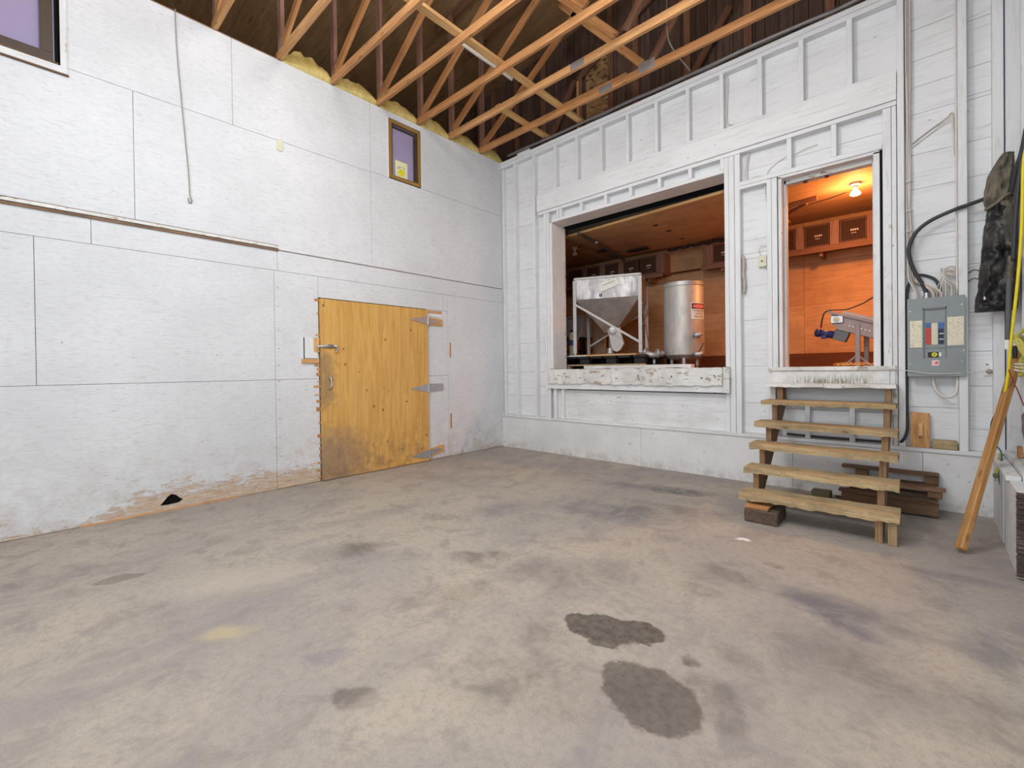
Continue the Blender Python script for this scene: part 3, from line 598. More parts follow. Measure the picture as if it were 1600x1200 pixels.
# insulation batts on the wall head
BL_ = ['in the corner behind the nearest truss', 'between the first and second trusses', 'between the second and third trusses', 'between the third and fourth trusses', 'between the fourth and fifth trusses', 'between the fifth and sixth trusses']
ys = [.09]+TY
for k in range(6):
    a, b = ys[k]-.022, ys[k+1]+.022; n = 16; v = []; f = []
    hh = [.06+.13*math.sin(PI*(i+.4)/(n+1))**.7+random.uniform(-.012, .012) for i in range(n+1)]
    if k == 5: hh = [h_*1.15+.02*math.sin(i*1.3) for i, h_ in enumerate(hh)]
    for i in range(n+1):
        y = a+(b-a)*i/n
        for (xx, zz) in ((-.16, 4.592), (-.002, 4.592), (.008, 4.592+hh[i]*.5), (-.02, 4.592+hh[i]*.92), (-.08, 4.592+hh[i]), (-.16, 4.592+hh[i]*.95)): v.append((xx+random.uniform(-.004, .004), y, zz))
    for i in range(n):
        for q in range(6): f.append((i*6+q, i*6+(q+1) % 6, (i+1)*6+(q+1) % 6, (i+1)*6+q))
    f += [tuple(range(6)), tuple(n*6+q for q in range(5, -1, -1))]
    setp(mk('insulation_batt', v, f, INSUL, None, True), 'yellow insulation batt on the left wall head '+BL_[k], 'insulation', 'insulation batts')
box('plate', FIRD[1], -.1, -.002, -9.3, -3.40, 4.59, 4.60, wl)
# braces across the chords
setp(beam('lateral_brace', FIRL[0], (1.56, -3.1, 4.72), (1.54, .06, 4.70), .085, .038), 'long light fir brace laid across the truss chords', 'brace')
setp(beam('lateral_brace', FIRL[0], (.95, -1.02, 4.71), (.93, .08, 4.70), .085, .038), 'short fir brace across the two trusses nearest the back wall', 'brace')
setp(tube('attic_pipe', WHITEP, [(1.26, -1.90, 4.92), (1.27, -1.72, 4.90), (1.29, -1.4, 4.88), (1.31, -1.12, 4.85)], .02), 'white flexible pipe running under the long fir brace', 'pipe')
# pipes on the plate of the back wall
for k, (xs, yo, zo, r, m, lb) in enumerate((((0.15, 5.6), .02, .05, .021, PIPEG, 'front black pipe lying along the wall head'), ((.5, 5.6), .10, .09, .020, GALV, 'grey steel pipe lying behind the black pipe on the wall head'), ((1.0, 5.6), .035, .012, .009, CABLEW, 'thin white cable lying along the front edge of the wall head'))):
    pts = [(xs[0]+(xs[1]-xs[0])*i/15, yo+random.uniform(-.014, .014)*(k < 2), 4.592+zo+random.uniform(0, .022)*(k < 2)) for i in range(16)]
    T = tube('pipe_run' if k < 2 else 'cable', m, pts, r); setp(T, lb, 'pipe' if k < 2 else 'cable')
setp(box('timber_offcut', WHITE_BAD[0], .36, .62, .02, .10, 4.593, 4.63), 'short pale offcut lying on the wall head in the corner', 'offcut')
setp(tube('string', ROPE, [(2.9, -.2, 5.5), (3.0, -.44, 5.0), (3.05, -.44, 4.75), (3.12, -.1, 4.62)], .008), 'pale string hanging over the truss chord nearest the back wall', 'string')

# ---- inner room
ib = box('wall_inner', PLYIN[0], -1.9, 6.1, 2.75, 2.85, 1.2, 3.45); setp(ib, kind='structure')
for x0, x1 in ((-1.9, -.2), (-.2, 2.24), (2.24, 3.72), (3.72, 4.95), (4.95, 6.1)):
    for z0, z1 in ((1.43, 2.16), (2.16, 2.78), (2.78, 3.40)): box('panel', PLYIN[0], x0+.002, x1-.002, 2.735, 2.75, z0+.002, z1-.002, ib)
box('batten', DARKB[0], -1.9, 3.72, 2.722, 2.734, 2.925, 2.965, ib); box('skirting', DARKB[0], -1.9, 6.1, 2.70, 2.735, 1.2, 1.43, ib)
for a in (-1.95, 6.0):
    o = box('wall_inner', PLYIN[1], a, a+.06, .3, 2.75, 1.2, 3.9); setp(o, kind='structure')
inf = box('floor_inner', OLDR[1], -1.9, 6.0, .315, 2.75, 1.12, 1.2); setp(inf, kind='structure')
ic = box('ceiling_inner', VOID, -1.9, 6.1, .3, 2.85, 3.95, 4.05); setp(ic, kind='structure')
for x0, x1, y0 in ((-1.9, .4, .3), (.4, 1.2, .62), (1.2, 2.4, .62), (2.4, 3.6, .62), (3.6, 4.8, .3), (4.8, 6.1, .3)):
    yb_ = 1.62 if x0 > 3 else 1.5
    for a, b in ((y0, yb_), (yb_, 2.75)): box('panel', PLYIN[0], x0+.003, x1-.003, a+.003, b-.003, 3.40, 3.418, ic)
# lifted overhead door
T = thing('overhead_door', 'plywood overhead door panel lifted flat under the inner ceiling', 'overhead door', (2.2, .5, 3.3))
v = [(.87, .56, 3.31), (3.62, .36, 3.31), (3.62, 2.36, 3.33), (.87, 2.36, 3.33)]
MB().prism(v, (0, 0, .03)).go('panel', PLYIN[0], T); MB().beam((.87, .545, 3.323), (3.62, .345, 3.323), .02, .034).go('edge_strip', FIRL[0], T)
for a in ((2.2, .95), (2.22, 1.35), (2.2, 1.9)): box('bracket', BLACKM, a[0]-.035, a[0]+.035, a[1]-.012, a[1]+.012, 3.298, 3.309, T)
box('gap_shade_strip', RUBBER, .87, 3.6, .38, .55, 3.346, 3.352, T)  # black strip painting the shadowed gap between lintel and lifted door
T = thing('track_rail', 'brown steel track rail under the inner ceiling left of lifted door', 'rail', (1.05, 1.6, 3.27))
tube('rail', PIPE, [(1.22, .42, 3.285), (1.10, 1.4, 3.27), (.93, 2.35, 3.26)], .022, T); lathe('roller', GALV, (1.17, 1.0, 3.25), [(.035, 0), (.035, .03)], T, 12); lathe('roller', BLACKM, (.98, 1.9, 3.22), [(.04, 0), (.04, .04)], T, 12)
for x0, yy, lb in ((.82, 1.55, 'left'), (1.2, 1.95, 'right')):
    setp(box('ceiling_vent', BLACKM, x0, x0+(.22 if lb == 'left' else .38), yy, yy+.10, 3.285, 3.30 if lb == 'right' else 3.302), lb+' black slot vent in the inner ceiling above the hopper', 'vent')
def holder(x, y, z, lit, label):
    T = thing('ceiling_light', label, 'light', (x, y, z-.1))
    lathe('lamp_holder', PORC, (x, y, z), [(.055, 0), (.055, -.018), (.028, -.03), (.024, -.055)], T, 16)
    lathe('bulb', GLOW if lit else PORC, (x, y, z-.055), [(.014, 0), (.018, -.02), (.05, -.06), (.052, -.075), (.035, -.085), (.003, -.088)], T, 16)
holder(4.47, 1.42, 3.398, True, 'lit reflector bulb on the orange lit ceiling through doorway')
holder(.47, 1.40, 3.398, False, 'unlit bulb on the dim ceiling above the hopper')
holder(4.62, 2.25, 3.398, False, 'unlit bulb half hidden by right door jamb')
T = thing('ceiling_bracket', 'dark steel angle bracket on the ceiling inside the doorway', 'bracket', (3.9, 1.7, 3.33))
beam('arm', FIRD[0], (3.55, 1.68, 3.37), (4.07, 1.56, 3.37), .03, .05, T); beam('arm', FIRD[0], (3.5, 2.1, 3.35), (3.95, 1.62, 3.35), .03, .04, T)
for p in ([(3.72, 1.9, 3.392), (4.1, 1.8, 3.394), (4.36, 1.67, 3.39)],): setp(tube('ceiling_wire', PIPE, p, .006), 'thin dark wire along the inner ceiling towards the lit bulb', 'wire')
setp(tube('electric_cord', PIPE, [(.47, 1.44, 3.395), (.75, 1.3, 3.39), (1.0, 1.15, 3.385), (1.12, 1.1, 3.30)], .006), 'thin dark cord from the unlit bulb to the track rail', 'cord')
pts = [(1.75+.1*i, 2.38, 3.29+(-.01 if i % 2 else .008)) for i in range(11)]
setp(MB().tube(pts, lambda t: .016+.012*abs(math.sin(t*30)), 7).go('cable_garland', BLACKM, None, True), 'knotted black cable strung along the wall top behind the tank', 'cable')
# shelf, crates
for x0, x1, nm in ((-1.7, 1.66, 'left high shelf behind the hopper, carrying crates'), (2.32, 5.6, 'right high shelf behind the tank and doorway, carrying crates')):
    T = thing('wall_shelf', nm, 'shelf', ((x0+x1)/2, 2.55, 2.84)); box('board', FIRD[0], x0, x1, 2.40, 2.733, 2.905, 2.93, T, .002); box('edge_board', FIRD[0], x0, x1, 2.375, 2.399, 2.85, 2.934, T, .002)
    for xb in ((x0+.3, (x0+x1)/2, x1-.3)): box('bracket', FIRD[2], xb, xb+.04, 2.42, 2.733, 2.80, 2.90, T)
def crate(x, label, first=None):
    T = thing('slatted_crate', label, 'crate', (x+.14, 2.55, 2.932), 'slatted crates on the high shelves')
    src = list(first.children) if first else None
    if src:
        for c in src:
            d = c.copy(); COL.objects.link(d); d.parent = T
        return T
    b = MB(); z0, z1 = 2.936, 3.27
    b.box(x, x+.29, 2.47, 2.72, z0, z0+.015); b.box(x, x+.012, 2.46, 2.72, z0, z1); b.box(x+.278, x+.29, 2.46, 2.72, z0, z1); b.box(x, x+.29, 2.71, 2.72, z0, z1); b.go('body', CRATEW[0], T)
    box('rim', CRATEW[0], x, x+.29, 2.45, 2.462, z0, z0+.03, T); box('rim', CRATEW[0], x, x+.29, 2.45, 2.462, z1-.03, z1, T)
    for k in range(13): box('slat', SLATW, x+.014+k*.0205, x+.024+k*.0205, 2.452, 2.461, z0+.03, z1-.03, T)
    box('inner_shade_sheet', VOID, x+.012, x+.278, 2.464, 2.468, z0+.02, z1-.02, T)  # black sheet standing in for the shade inside the crate
    b = MB()
    for k in range(4): b.box(x+.12+k*.024, x+.137+k*.024, 2.4495, 2.4515, 3.09, 3.115)
    for k in range(3): b.box(x+.13+k*.02, x+.143+k*.02, 2.4495, 2.4515, 3.055, 3.066)
    b.go('stencil_mark', PORC, T)['kind'] = 'stuff'
    return T
cx = [4.195, 3.78, 3.365, 2.50, 4.61, 1.20, .85, .45, .03, -.38]
cl = ['nearest the lit bulb, seen through doorway', 'second from right in the doorway view', 'third, cut by the left door jamb', 'right of the steel tank, cut by the opening edge', 'hidden partly by the right door jamb',
      'right end of the left shelf above hopper', 'second from right on the left shelf', 'third from right on the left shelf', 'fourth from right on the left shelf', 'leftmost visible on the left shelf']
c0 = None
for x, l in zip(cx, cl):
    T = crate(x, 'brown slatted crate '+l, c0); c0 = c0 or T
for x, w_, l in ((4.078, .11, 'between the two doorway crates'), (3.662, .11, 'left of the second doorway crate'), (4.489, .11, 'right of the crate under the lit bulb'), (2.34, .15, 'at left end of the right shelf'), (1.50, .15, 'at right end of the left shelf'), (.745, .10, 'second from right on the left shelf'), (.33, .11, 'third on the left shelf'), (-.085, .11, 'fourth on the left shelf')):
    setp(box('wooden_box', BOXW[2], x, x+w_, 2.45, 2.72, 2.936, 3.28, bevel=.006), 'narrow upright wooden box '+l, 'box', 'narrow boxes between the crates')
# floor plate under pallet and plastic pallet
T = thing('black_pallet', 'black plastic pallet carrying the steel hopper', 'pallet', (1.7, .95, 1.235)); 
box('base_board', OLD[0], .72, 2.28, .40, .46, 1.285, 1.305, T)
for x in (.78, .95): box('block', OLD[2], x, x+.09, .40, .5, 1.202, 1.285, T)
for x in (.72, 1.20, 1.66, 2.10): 
    for y in (.44, .95, 1.5): box('foot', BLACKM, x, x+.16, y, y+.12, 1.306 if y < .5 else 1.202, 1.39, T, .01)
for k in range(7): box('slat', BLACKM, .72+k*.23, .90+k*.23, .42, 1.66, 1.39, 1.425, T, .004)
setp(box('deck_board', FIRL[0], .98, 2.1, .50, 1.62, 1.428, 1.452), 'pale board between the black pallet and the hopper legs', 'board')
setp(box('deck_board', WHITE_WORN[0], .86, 1.3, .47, .498, 1.428, 1.446), 'thin white strip lying on the black pallet front edge', 'board')
setp(plank('loose_plank', WHITE_WORN[0], 1.42, 2.97, .23, .34, 1.241, 1.284, j=.003), 'loose whitish plank lying on the big opening sill', 'plank')
# hopper
HC = Vector((1.98, .885)); e1 = Vector((-.935, -.355)).normalized(); e2 = Vector((-.355, .935)).normalized()
hp = lambda a, b, z: (HC.x+e1.x*a+e2.x*b, HC.y+e1.y*a+e2.y*b, z)
T = thing('steel_hopper', 'square stainless steel hopper on four legs with taped note', 'hopper', (1.4, 1.1, 1.455)); s_ = .98
b = MB(); z0, z1 = 2.31, 2.63; q = [hp(0, 0, z0), hp(s_, 0, z0), hp(s_, s_, z0), hp(0, s_, z0)]; Q = [hp(0, 0, z1), hp(s_, 0, z1), hp(s_, s_, z1), hp(0, s_, z1)]
i_ = .012; qi = [hp(i_, i_, z0), hp(s_-i_, i_, z0), hp(s_-i_, s_-i_, z0), hp(i_, s_-i_, z0)]; Qi = [(a[0], a[1], z1) for a in qi]
b.add(q+Q+qi+Qi, [(k, (k+1) % 4, 4+(k+1) % 4, 4+k) for k in range(4)]+[(8+k, 12+k, 12+(k+1) % 4, 8+(k+1) % 4) for k in range(4)]+[(4+k, 4+(k+1) % 4, 12+(k+1) % 4, 12+k) for k in range(4)]+[(k, 8+k, 8+(k+1) % 4, (k+1) % 4) for k in range(4)])
b.go('bin', HOPM, T)
b = MB(); w_ = .07; c_ = .5; lo = [hp(c_-w_, c_-w_-.1, 1.80), hp(c_+w_, c_-w_-.1, 1.80), hp(c_+w_, c_+w_-.1, 1.80), hp(c_-w_, c_+w_-.1, 1.80)]
b.add(q+lo, [(k, (k+1) % 4, 4+(k+1) % 4, 4+k) for k in range(4)]+[(4, 5, 6, 7)]); b.go('cone', HOPM, T)
b = MB()
for k in range(4): b.beam(Q[k], Q[(k+1) % 4], .03, .03)
b.go('rim', HOPL, T)
for (a, c) in ((0, 0), (s_, 0), (s_, s_), (0, s_)):
    p = hp(a, c, 0); b = MB(); b.beam((p[0], p[1], 1.475), (p[0], p[1], 2.60), .05, .05, up=(e1.x, e1.y, 0)); b.go('leg', HOPL, T); lathe('foot', GALV, (p[0], p[1], 1.453), [(.022, 0), (.022, .02)], T, 10)
for p0, p1 in ((hp(s_, -.03, 2.24), hp(0, -.03, 1.62)), (hp(s_, s_, 2.2), hp(s_, 0, 1.62)), (hp(-.03, 0, 2.2), hp(-.03, s_, 1.62)), (hp(0, s_, 2.2), hp(s_, s_, 1.62)), (hp(-.03, s_, 2.2), hp(-.03, .1, 1.9))):
    b = MB(); b.beam(p0, p1, .012, .032); b.go('brace', HOPL, T)
b = MB(); c1 = hp(.5, .33, 0); cx_, cy_ = c1[0], c1[1]
b.prism([hp(.555, .30, 1.98), hp(.36, .30, 1.98), hp(.33, .30, 1.80), hp(.285, .30, 1.63), hp(.34, .30, 1.53), hp(.40, .30, 1.50), hp(.47, .30, 1.54), hp(.49, .30, 1.68), hp(.53, .30, 1.82)], (e2.x*.12, e2.y*.12, 0)); b.go('slide_gate', HOPL, T)
lathe('spout', STEEL, (cx_, cy_, 1.46), [(.09, 0), (.06, .02), (.055, .1)], T, 14); box('gate_rib', PGREYD, hp(.5,.3,0)[0]-.01, hp(.5,.3,0)[0]+.10, hp(.5,.29,0)[1]-.03, hp(.5,.29,0)[1]-.02, 1.955, 1.985, T); lathe('vibrator', HOPM, hp(.46, .30, 1.83), [(.06, 0), (.06, .03), (.035, .035), (.035, .05)], T, 14, (-e2.x, -e2.y, 0))
b = MB(); b.prism([hp(.60, -.006, 2.53), hp(.345, -.006, 2.61), hp(.28, -.006, 2.50), hp(.585, -.006, 2.40)], (-e2.x*.003, -e2.y*.003, 0)); b.go('taped_note', PAPERW, T)
b = MB(); b.prism([hp(.545, -.0095, 2.508), hp(.37, -.0095, 2.562), hp(.365, -.0095, 2.552), hp(.54, -.0095, 2.496)], (-e2.x*.001, -e2.y*.001, 0)); b.go('note_heading', plain('grey_ink', (.35, .40, .38), .6), T)
b = MB(); b.prism([hp(.60, -.006, 2.38), hp(.56, -.006, 2.38), hp(.56, -.006, 2.335), hp(.60, -.006, 2.335)], (-e2.x*.002, -e2.y*.002, 0)); b.go('sticker', BLACKI, T)
b = MB(); b.prism([hp(.588, -.0085, 2.37), hp(.573, -.0085, 2.37), hp(.573, -.0085, 2.355), hp(.588, -.0085, 2.355)], (-e2.x*.001, -e2.y*.001, 0)); b.go('sticker', PORC, T)
# tank
TC = (2.61, .92); TR = .262; tz0, tz1 = 1.385, 2.395
T = thing('steel_tank', 'tall cylindrical stainless steel tank with red danger label', 'tank', (TC[0], TC[1], 1.2))
lathe('shell', TANK, (*TC, 0), [(.05, tz0-.05), (TR*.8, tz0-.02), (TR, tz0+.03), (TR, tz1-.06), (TR*.99, tz1-.055)], T, 48)
lathe('lid_band', STEEL, (*TC, 0), [(TR*.985, tz1-.055), (TR+.006, tz1-.05), (TR+.006, tz1), (TR-.004, tz1+.004), (TR-.01, tz1-.02)], T, 48)
for k in range(3):
    a = -1.2+k*2*PI/3; x, y = TC[0]+.19*math.cos(a), TC[1]+.19*math.sin(a); lathe('leg', STEEL, (x, y, 1.201), [(.05, 0), (.05, .012), (.018, .03), (.018, .06), (.028, .07), (.028, .19)], T, 12)
b = MB(); b.tube([(TC[0]-.20, TC[1]-.22, 1.44), (TC[0]-.30, TC[1]-.36, 1.42), (TC[0]-.42, TC[1]-.34, 1.47)], .045); b.lathe((TC[0]-.25, TC[1]-.30, 1.44), [(.06, -.015), (.07, 0), (.06, .015)], 14, (1, 1, 0)); b.lathe((TC[0]-.40, TC[1]-.35, 1.46), [(.06, -.015), (.07, 0), (.06, .015)], 14, (1, .2, -.4)); b.go('drain_pipe', STEEL, T, True)
b = MB(); b.tube([(TC[0]-.28, TC[1]-.34, 1.36), (TC[0]-.27, TC[1]-.35, 1.28)], .02); b.go('clamp_knob', GALV, T, True)
b = MB(); b.lathe((TC[0]+.20, TC[1]-.17, 1.67), [(.03, 0), (.03, .05), (.045, .05), (.045, .07), (.03, .075), (.022, .12)], 14, (.9, -.35, 0)); b.go('side_port', STEEL, T, True)
b = MB(); b.lathe((TC[0]+.18, TC[1]-.16, 1.415), [(.03, 0), (.03, .08), (.042, .08), (.042, .10), (.03, .105), (.03, .17)], 14, (.85, -.5, 0)); b.go('outlet_valve', STEEL, T, True)
b = MB(); b.beam((TC[0]+.28, TC[1]-.22, 1.44), (TC[0]+.34, TC[1]-.2, 1.56), .02, .012); b.go('valve_handle', BLACKM, T)
def cyl_patch(name, mat, a0, a1, z0, z1, r, parent, n=10):
    v = []; f = []
    for i in range(n+1):
        a = a0+(a1-a0)*i/n
        for rr in (r, r+.0015):
            for z in (z0, z1): v.append((TC[0]+rr*math.cos(a), TC[1]+rr*math.sin(a), z))
    for i in range(n):
        k = i*4
        f += [(k+2, k+6, k+7, k+3), (k+4, k, k+1, k+5), (k, k+4, k+6, k+2), (k+3, k+7, k+5, k+1)]
    f += [(0, 2, 3, 1), (n*4, n*4+1, n*4+3, n*4+2)]
    return mk(name, v, f, mat, parent)
A0, A1 = -.84, .10
lb = cyl_patch('danger_label', PORC, A0, A1, 1.885, 2.105, TR+.001, T); W[lb] = W[lb]
cyl_patch('label_band', BLACKI, A0+.04, A1-.04, 2.02, 2.092, TR+.0026, lb); 
v = []; n = 28
for k in range(n):
    t = 2*PI*k/n; a = (A0+A1)/2+.40*math.cos(t); z = 2.056+.031*math.sin(t); v.append((a, z))
pts3 = [(TC[0]+(TR+.0045)*math.cos(a), TC[1]+(TR+.0045)*math.sin(a), z) for a, z in v]; am = (A0+A1)/2
rr = TR+.0045; vs = []; fs = []; m = 12
for i in range(m+1):
    a = am-.40+.80*i/m; hh = .031*math.sqrt(max(0, 1-((a-am)/.40)**2))+.0005
    vs += [(TC[0]+rr*math.cos(a), TC[1]+rr*math.sin(a), 2.056-hh), (TC[0]+rr*math.cos(a), TC[1]+rr*math.sin(a), 2.056+hh)]
fs = [(2*i, 2*i+2, 2*i+3, 2*i+1) for i in range(m)]; mk('label_oval', REDINK, None) if False else mk('label_oval', vs, fs, REDINK, lb)
def text_mesh(body, size, space=1.0):
    c = bpy.data.curves.new('lettering', 'FONT'); c.body = body; c.size = size; c.align_x = 'CENTER'; c.extrude = 0; c.resolution_u = 2; c.space_character = space
    o = bpy.data.objects.new('lettering', c); COL.objects.link(o); dg = bpy.context.evaluated_depsgraph_get(); dg.update()
    me = bpy.data.meshes.new_from_object(o.evaluated_get(dg)); bpy.data.objects.remove(o); bpy.data.curves.remove(c)
    v = [tuple(q.co) for q in me.vertices]; f = [tuple(p.vertices) for p in me.polygons]; bpy.data.meshes.remove(me); return v, f
def cyl_text(body, size, zc, mat, r, sx=1.0):
    v, f = text_mesh(body, size); mk('lettering', [(TC[0]+r*math.cos(am+x*sx/TR), TC[1]+r*math.sin(am+x*sx/TR), zc+y) for x, y, z in v], f, mat, lb)
cyl_text('DANGER', .052, 2.038, PORC, TR+.0056, .9)
for t_, z in (('CONFINED SPACE', 1.985), ('ENTRY BY', 1.946), ('PERMIT ONLY', 1.907)): cyl_text(t_, .030, z, BLACKI, TR+.0036, .85)
# things left of the hopper
T = thing('storage_tote', 'grey plastic tote with lid on black stand left of hopper', 'tote', (.35, 1.6, 1.75)); 
b = MB(); b.add([(.12, 1.45, 1.80), (.55, 1.45, 1.80), (.55, 1.85, 1.80), (.12, 1.85, 1.80), (.08, 1.42, 2.14), (.59, 1.42, 2.14), (.59, 1.88, 2.14), (.08, 1.88, 2.14)], [(0, 1, 2, 3), (4, 5, 6, 7), (0, 1, 5, 4), (1, 2, 6, 5), (2, 3, 7, 6), (3, 0, 4, 7)]); b.go('body', TOTE, T, bevel=.012); box('lid', TOTE, .06, .61, 1.40, 1.9, 2.145, 2.175, T, .008)
T = thing('wire_stand', 'black wire stand under the grey tote', 'stand', (.35, 1.6, 1.2))
for x in (.1, .32, .54):
    for y in (1.44, 1.86): box('post', BLACKM, x, x+.03, y, y+.03, 1.2, 1.79, T)
for z in (1.35, 1.55, 1.77): box('shelf', BLACKM, .1, .57, 1.44, 1.89, z, z+.02, T)
setp(box('cardboard_sheet', CARD, .62, .88, 1.70, 1.76, 1.205, 2.06, bevel=.004), 'tall brown cardboard sheet standing behind the hopper leg', 'cardboard')
setp(box('white_panel', WHITE_WORN[2], .92, .99, 1.78, 1.83, 1.205, 2.02, bevel=.004), 'narrow white upright board beside the brown cardboard', 'board')
T = thing('stacked_can', 'beige cans with blue label behind the left opening jamb', 'can', (.83, .85, 1.2)); lathe('can', BEIGE, (.72, .95, 1.43), [(.06, 0), (.06, .2)], T, 16); lathe('can', BLUE, (.72, .95, 1.63), [(.06, 0), (.06, .09)], T, 16); lathe('can', BEIGE, (.72, .95, 1.72), [(.06, 0), (.06, .10), (.04, .13)], T, 16); lathe('cap', BLACKM, (.72, .95, 1.85), [(.03, 0), (.03, .04)], T, 10)
# conveyor
T = thing('belt_conveyor', 'inclined steel belt conveyor with blue motor inside the doorway', 'conveyor', (4.8, 1.05, 1.2))
cs = lambda x: 1.845-.37*(x-4.28)
for y in (.88, 1.20):
    b = MB(); b.prism([(4.30, y, cs(4.30)-.01), (5.7, y, cs(5.7)-.01), (5.7, y, cs(5.7)-.17), (4.36, y, cs(4.36)-.17), (4.30, y, cs(4.30)-.12)], (0, .025, 0)); b.go('side_frame', CONV, T)
    b = MB(); b.beam((4.27, y-.01, cs(4.27)), (5.7, y-.01, cs(5.7)), .05, .02); b.go('top_flange', CONV, T)
b = MB(); b.beam((4.40, 1.05, cs(4.40)+.035), (5.7, 1.05, cs(5.7)+.035), .29, .035); b.go('belt', BELT, T)
lathe('end_roller', STEEL, (4.33, .91, cs(4.33)-.05), [(.04, 0), (.04, .29)], T, 16, (0, 1, 0))
b = MB(); b.box(4.29, 4.41, .855, .875, 1.715, 1.80); b.go('bearing_block', GALV, T, bevel=.006); lathe('bearing', BEIGE, (4.345, .855, 1.758), [(.028, 0), (.028, .012), (.012, .016)], T, 14, (0, -1, 0))
for x, y in ((4.51, .885), (4.56, 1.20)): box('leg', CONV, x, x+.045, y-.02, y+.02, 1.202, cs(x)-.06, T, .003)
for d in (-1, 1): beam('leg_foot', CONV, (4.53+.0*d, .88, 1.36), (4.53+.14*d, .85, 1.22), .012, .02, T)
b = MB(); b.prism([(4.335, .90, 1.66), (4.47, .90, 1.63), (4.42, .90, 1.50), (4.30, .90, 1.545)], (0, .12, 0)); b.go('gearbox', PGREYD, T, bevel=.006)
b = MB(); b.lathe((4.34, .95, 1.585), [(.05, 0), (.05, .03), (.042, .035), (.042, .16), (.048, .165), (.048, .20), (.03, .215)], 18, (-1, 0, .22)); b.go('motor', MOTOR, T, True); box('motor_terminal', MOTOR, 4.20, 4.25, .88, .92, 1.55, 1.59, T, .004)
for k in range(6): lathe('bolt', GALV, (4.46+k*.035, .879, cs(4.46+k*.035)-.10), [(.007, 0), (.007, .005)], T, 8, (0, -1, 0))
setp(tube('motor_cable', RUBBER, [(4.19, .93, 1.68), (4.21, .93, 1.80), (4.235, .93, 1.855), (4.30, .95, 1.875), (4.42, 1.0, 1.875), (4.56, 1.05, 1.93), (4.68, 1.1, 2.01), (4.9, 1.2, 2.10), (5.3, 1.4, 2.0)], .008), 'dark cable from blue motor over the conveyor', 'cable')
b = MB()
for k in range(46):
    x, y = 4.40+random.random()*.33, .10+random.random()*.20; a = random.random()*6; l = random.uniform(.02, .07)
    b.tube([(x, y, 1.242+random.random()*.02), (x+l*math.cos(a)*.5, y+l*math.sin(a)*.5, 1.245+random.random()*.035), (x+l*math.cos(a), y+l*math.sin(a), 1.242+random.random()*.012)], .0025, 4)
setp(b.go('twine_tangle', TWINE), 'tangle of orange twine on the door sill', 'twine', kind='stuff')

# ---- stairs
T = thing('wooden_stairs', 'weathered open wooden stairs below the back doorway', 'stairs', (4.42, -.7, 0))
TR_ = [(-1.30, .155, .21, 3.940, 4.955, .012), (-1.10, .335, .385, 3.925, 4.945, .004), (-.90, .512, .562, 3.915, 4.932, 0), (-.68, .685, .735, 3.903, 4.922, -.012), (-.45, .878, .918, 3.905, 4.904, 0)]
for (y, z0, z1, x0, x1, dz) in TR_:
    plank('tread', OLD[0], x0, x1, y, y+.235, z0, z1, T, .0035, 30, dz)
plank('tread', WHITE_BAD[0], 3.895, 4.895, -.22, -.02, 1.04, 1.075, T, .003, 24)
for x in (3.99, 4.82):
    fl = .0 if x > 4.5 else .13
    poly = [(-1.255, fl), (-1.255, .158)]
    for i in range(1, 5):
        poly += [(TR_[i][0]+.045, TR_[i-1][1]-.004), (TR_[i][0]+.045, TR_[i][1]-.004)]
    poly += [(-.18, TR_[4][1]-.004), (-.18, 1.036), (-.025, 1.036), (-.025, .86), (-.99, .06), (-1.13, fl)]
    s = MB(); s.prism([(x, a_, b_) for a_, b_ in poly], (.042, 0, 0)); s.go('stringer', OLDB[2], T)
for x in (3.90, 4.85): box('top_cleat', WHITE_BAD[2], x, x+.05, -.085, -.021, .80, 1.035, T, .003)
b = MB(); b.box(4.89, 4.94, -1.27, -1.19, .0, .165); b.go('foot_post', OLD[2], T, bevel=.004)
setp(box('foot_block', BLOCKM[1], 4.0, 4.24, -1.36, -1.08, 0, .105, bevel=.008), 'dark timber block under the left foot of stairs', 'block')
setp(box('shim_board', FIR[0], 4.0, 4.17, -1.35, -1.13, .106, .128, bevel=.003), 'orange shim board on the dark block under stairs', 'board')
setp(box('brick', BRICKM, 4.27, 4.42, -.20, -.09, 0, .06, bevel=.006), 'mossy brick on the floor behind the stairs', 'brick')
setp(tube('floor_stick', OLDR[0], [(4.45, -.10, .012), (4.7, -.13, .012), (4.95, -.16, .012)], .011, smooth=False), 'thin dark stick lying at the curb foot behind stairs', 'stick')
# old pallet
T = thing('wooden_pallet', 'broken brown wooden pallet on floor right of stairs', 'pallet', (4.98, -.22, 0))
plank('slat', OLDR[0], 4.52, 5.155, -.345, -.325, .02, .125, T, .004, 8); plank('slat', OLDR[0], 4.5, 5.15, -.36, -.27, .128, .143, T, .003, 8)
plank('slat', FIRD[0], 4.5, 5.20, -.26, -.16, .205, .225, T, .003, 8); plank('slat', OLDR[0], 4.5, 5.16, -.13, -.012, .30, .318, T, .003, 8)
for x, y, z0, z1 in ((5.09, -.25, .145, .203), (5.07, -.12, .227, .298), (4.6, -.25, .145, .203), (4.6, -.12, .227, .298)): box('block', OLDR[0], x, x+.09, y, y+.09, z0, z1, T, .004)
box('stringer', OLDR[1], 5.10, 5.15, -.32, -.02, .0, .126, T, .004); box('stringer', OLDR[1], 4.56, 4.6, -.32, -.02, .0, .126, T, .004)
plank('slat', OLDR[0], 4.5, 5.16, -.13, -.012, .128, .145, T, .003, 8); plank('slat', OLDR[0], 4.5, 5.15, -.12, -.012, .206, .225, T, .003, 8)
# leaning timber
setp(beam('leaning_timber', FIRT[0], (5.252, -1.13, .026), (5.603, -.20, 1.33), .04, .058, None, up=(.6, -.75, .3), bevel=.006), 'long orange timber leaning from floor to the right wall', 'timber')
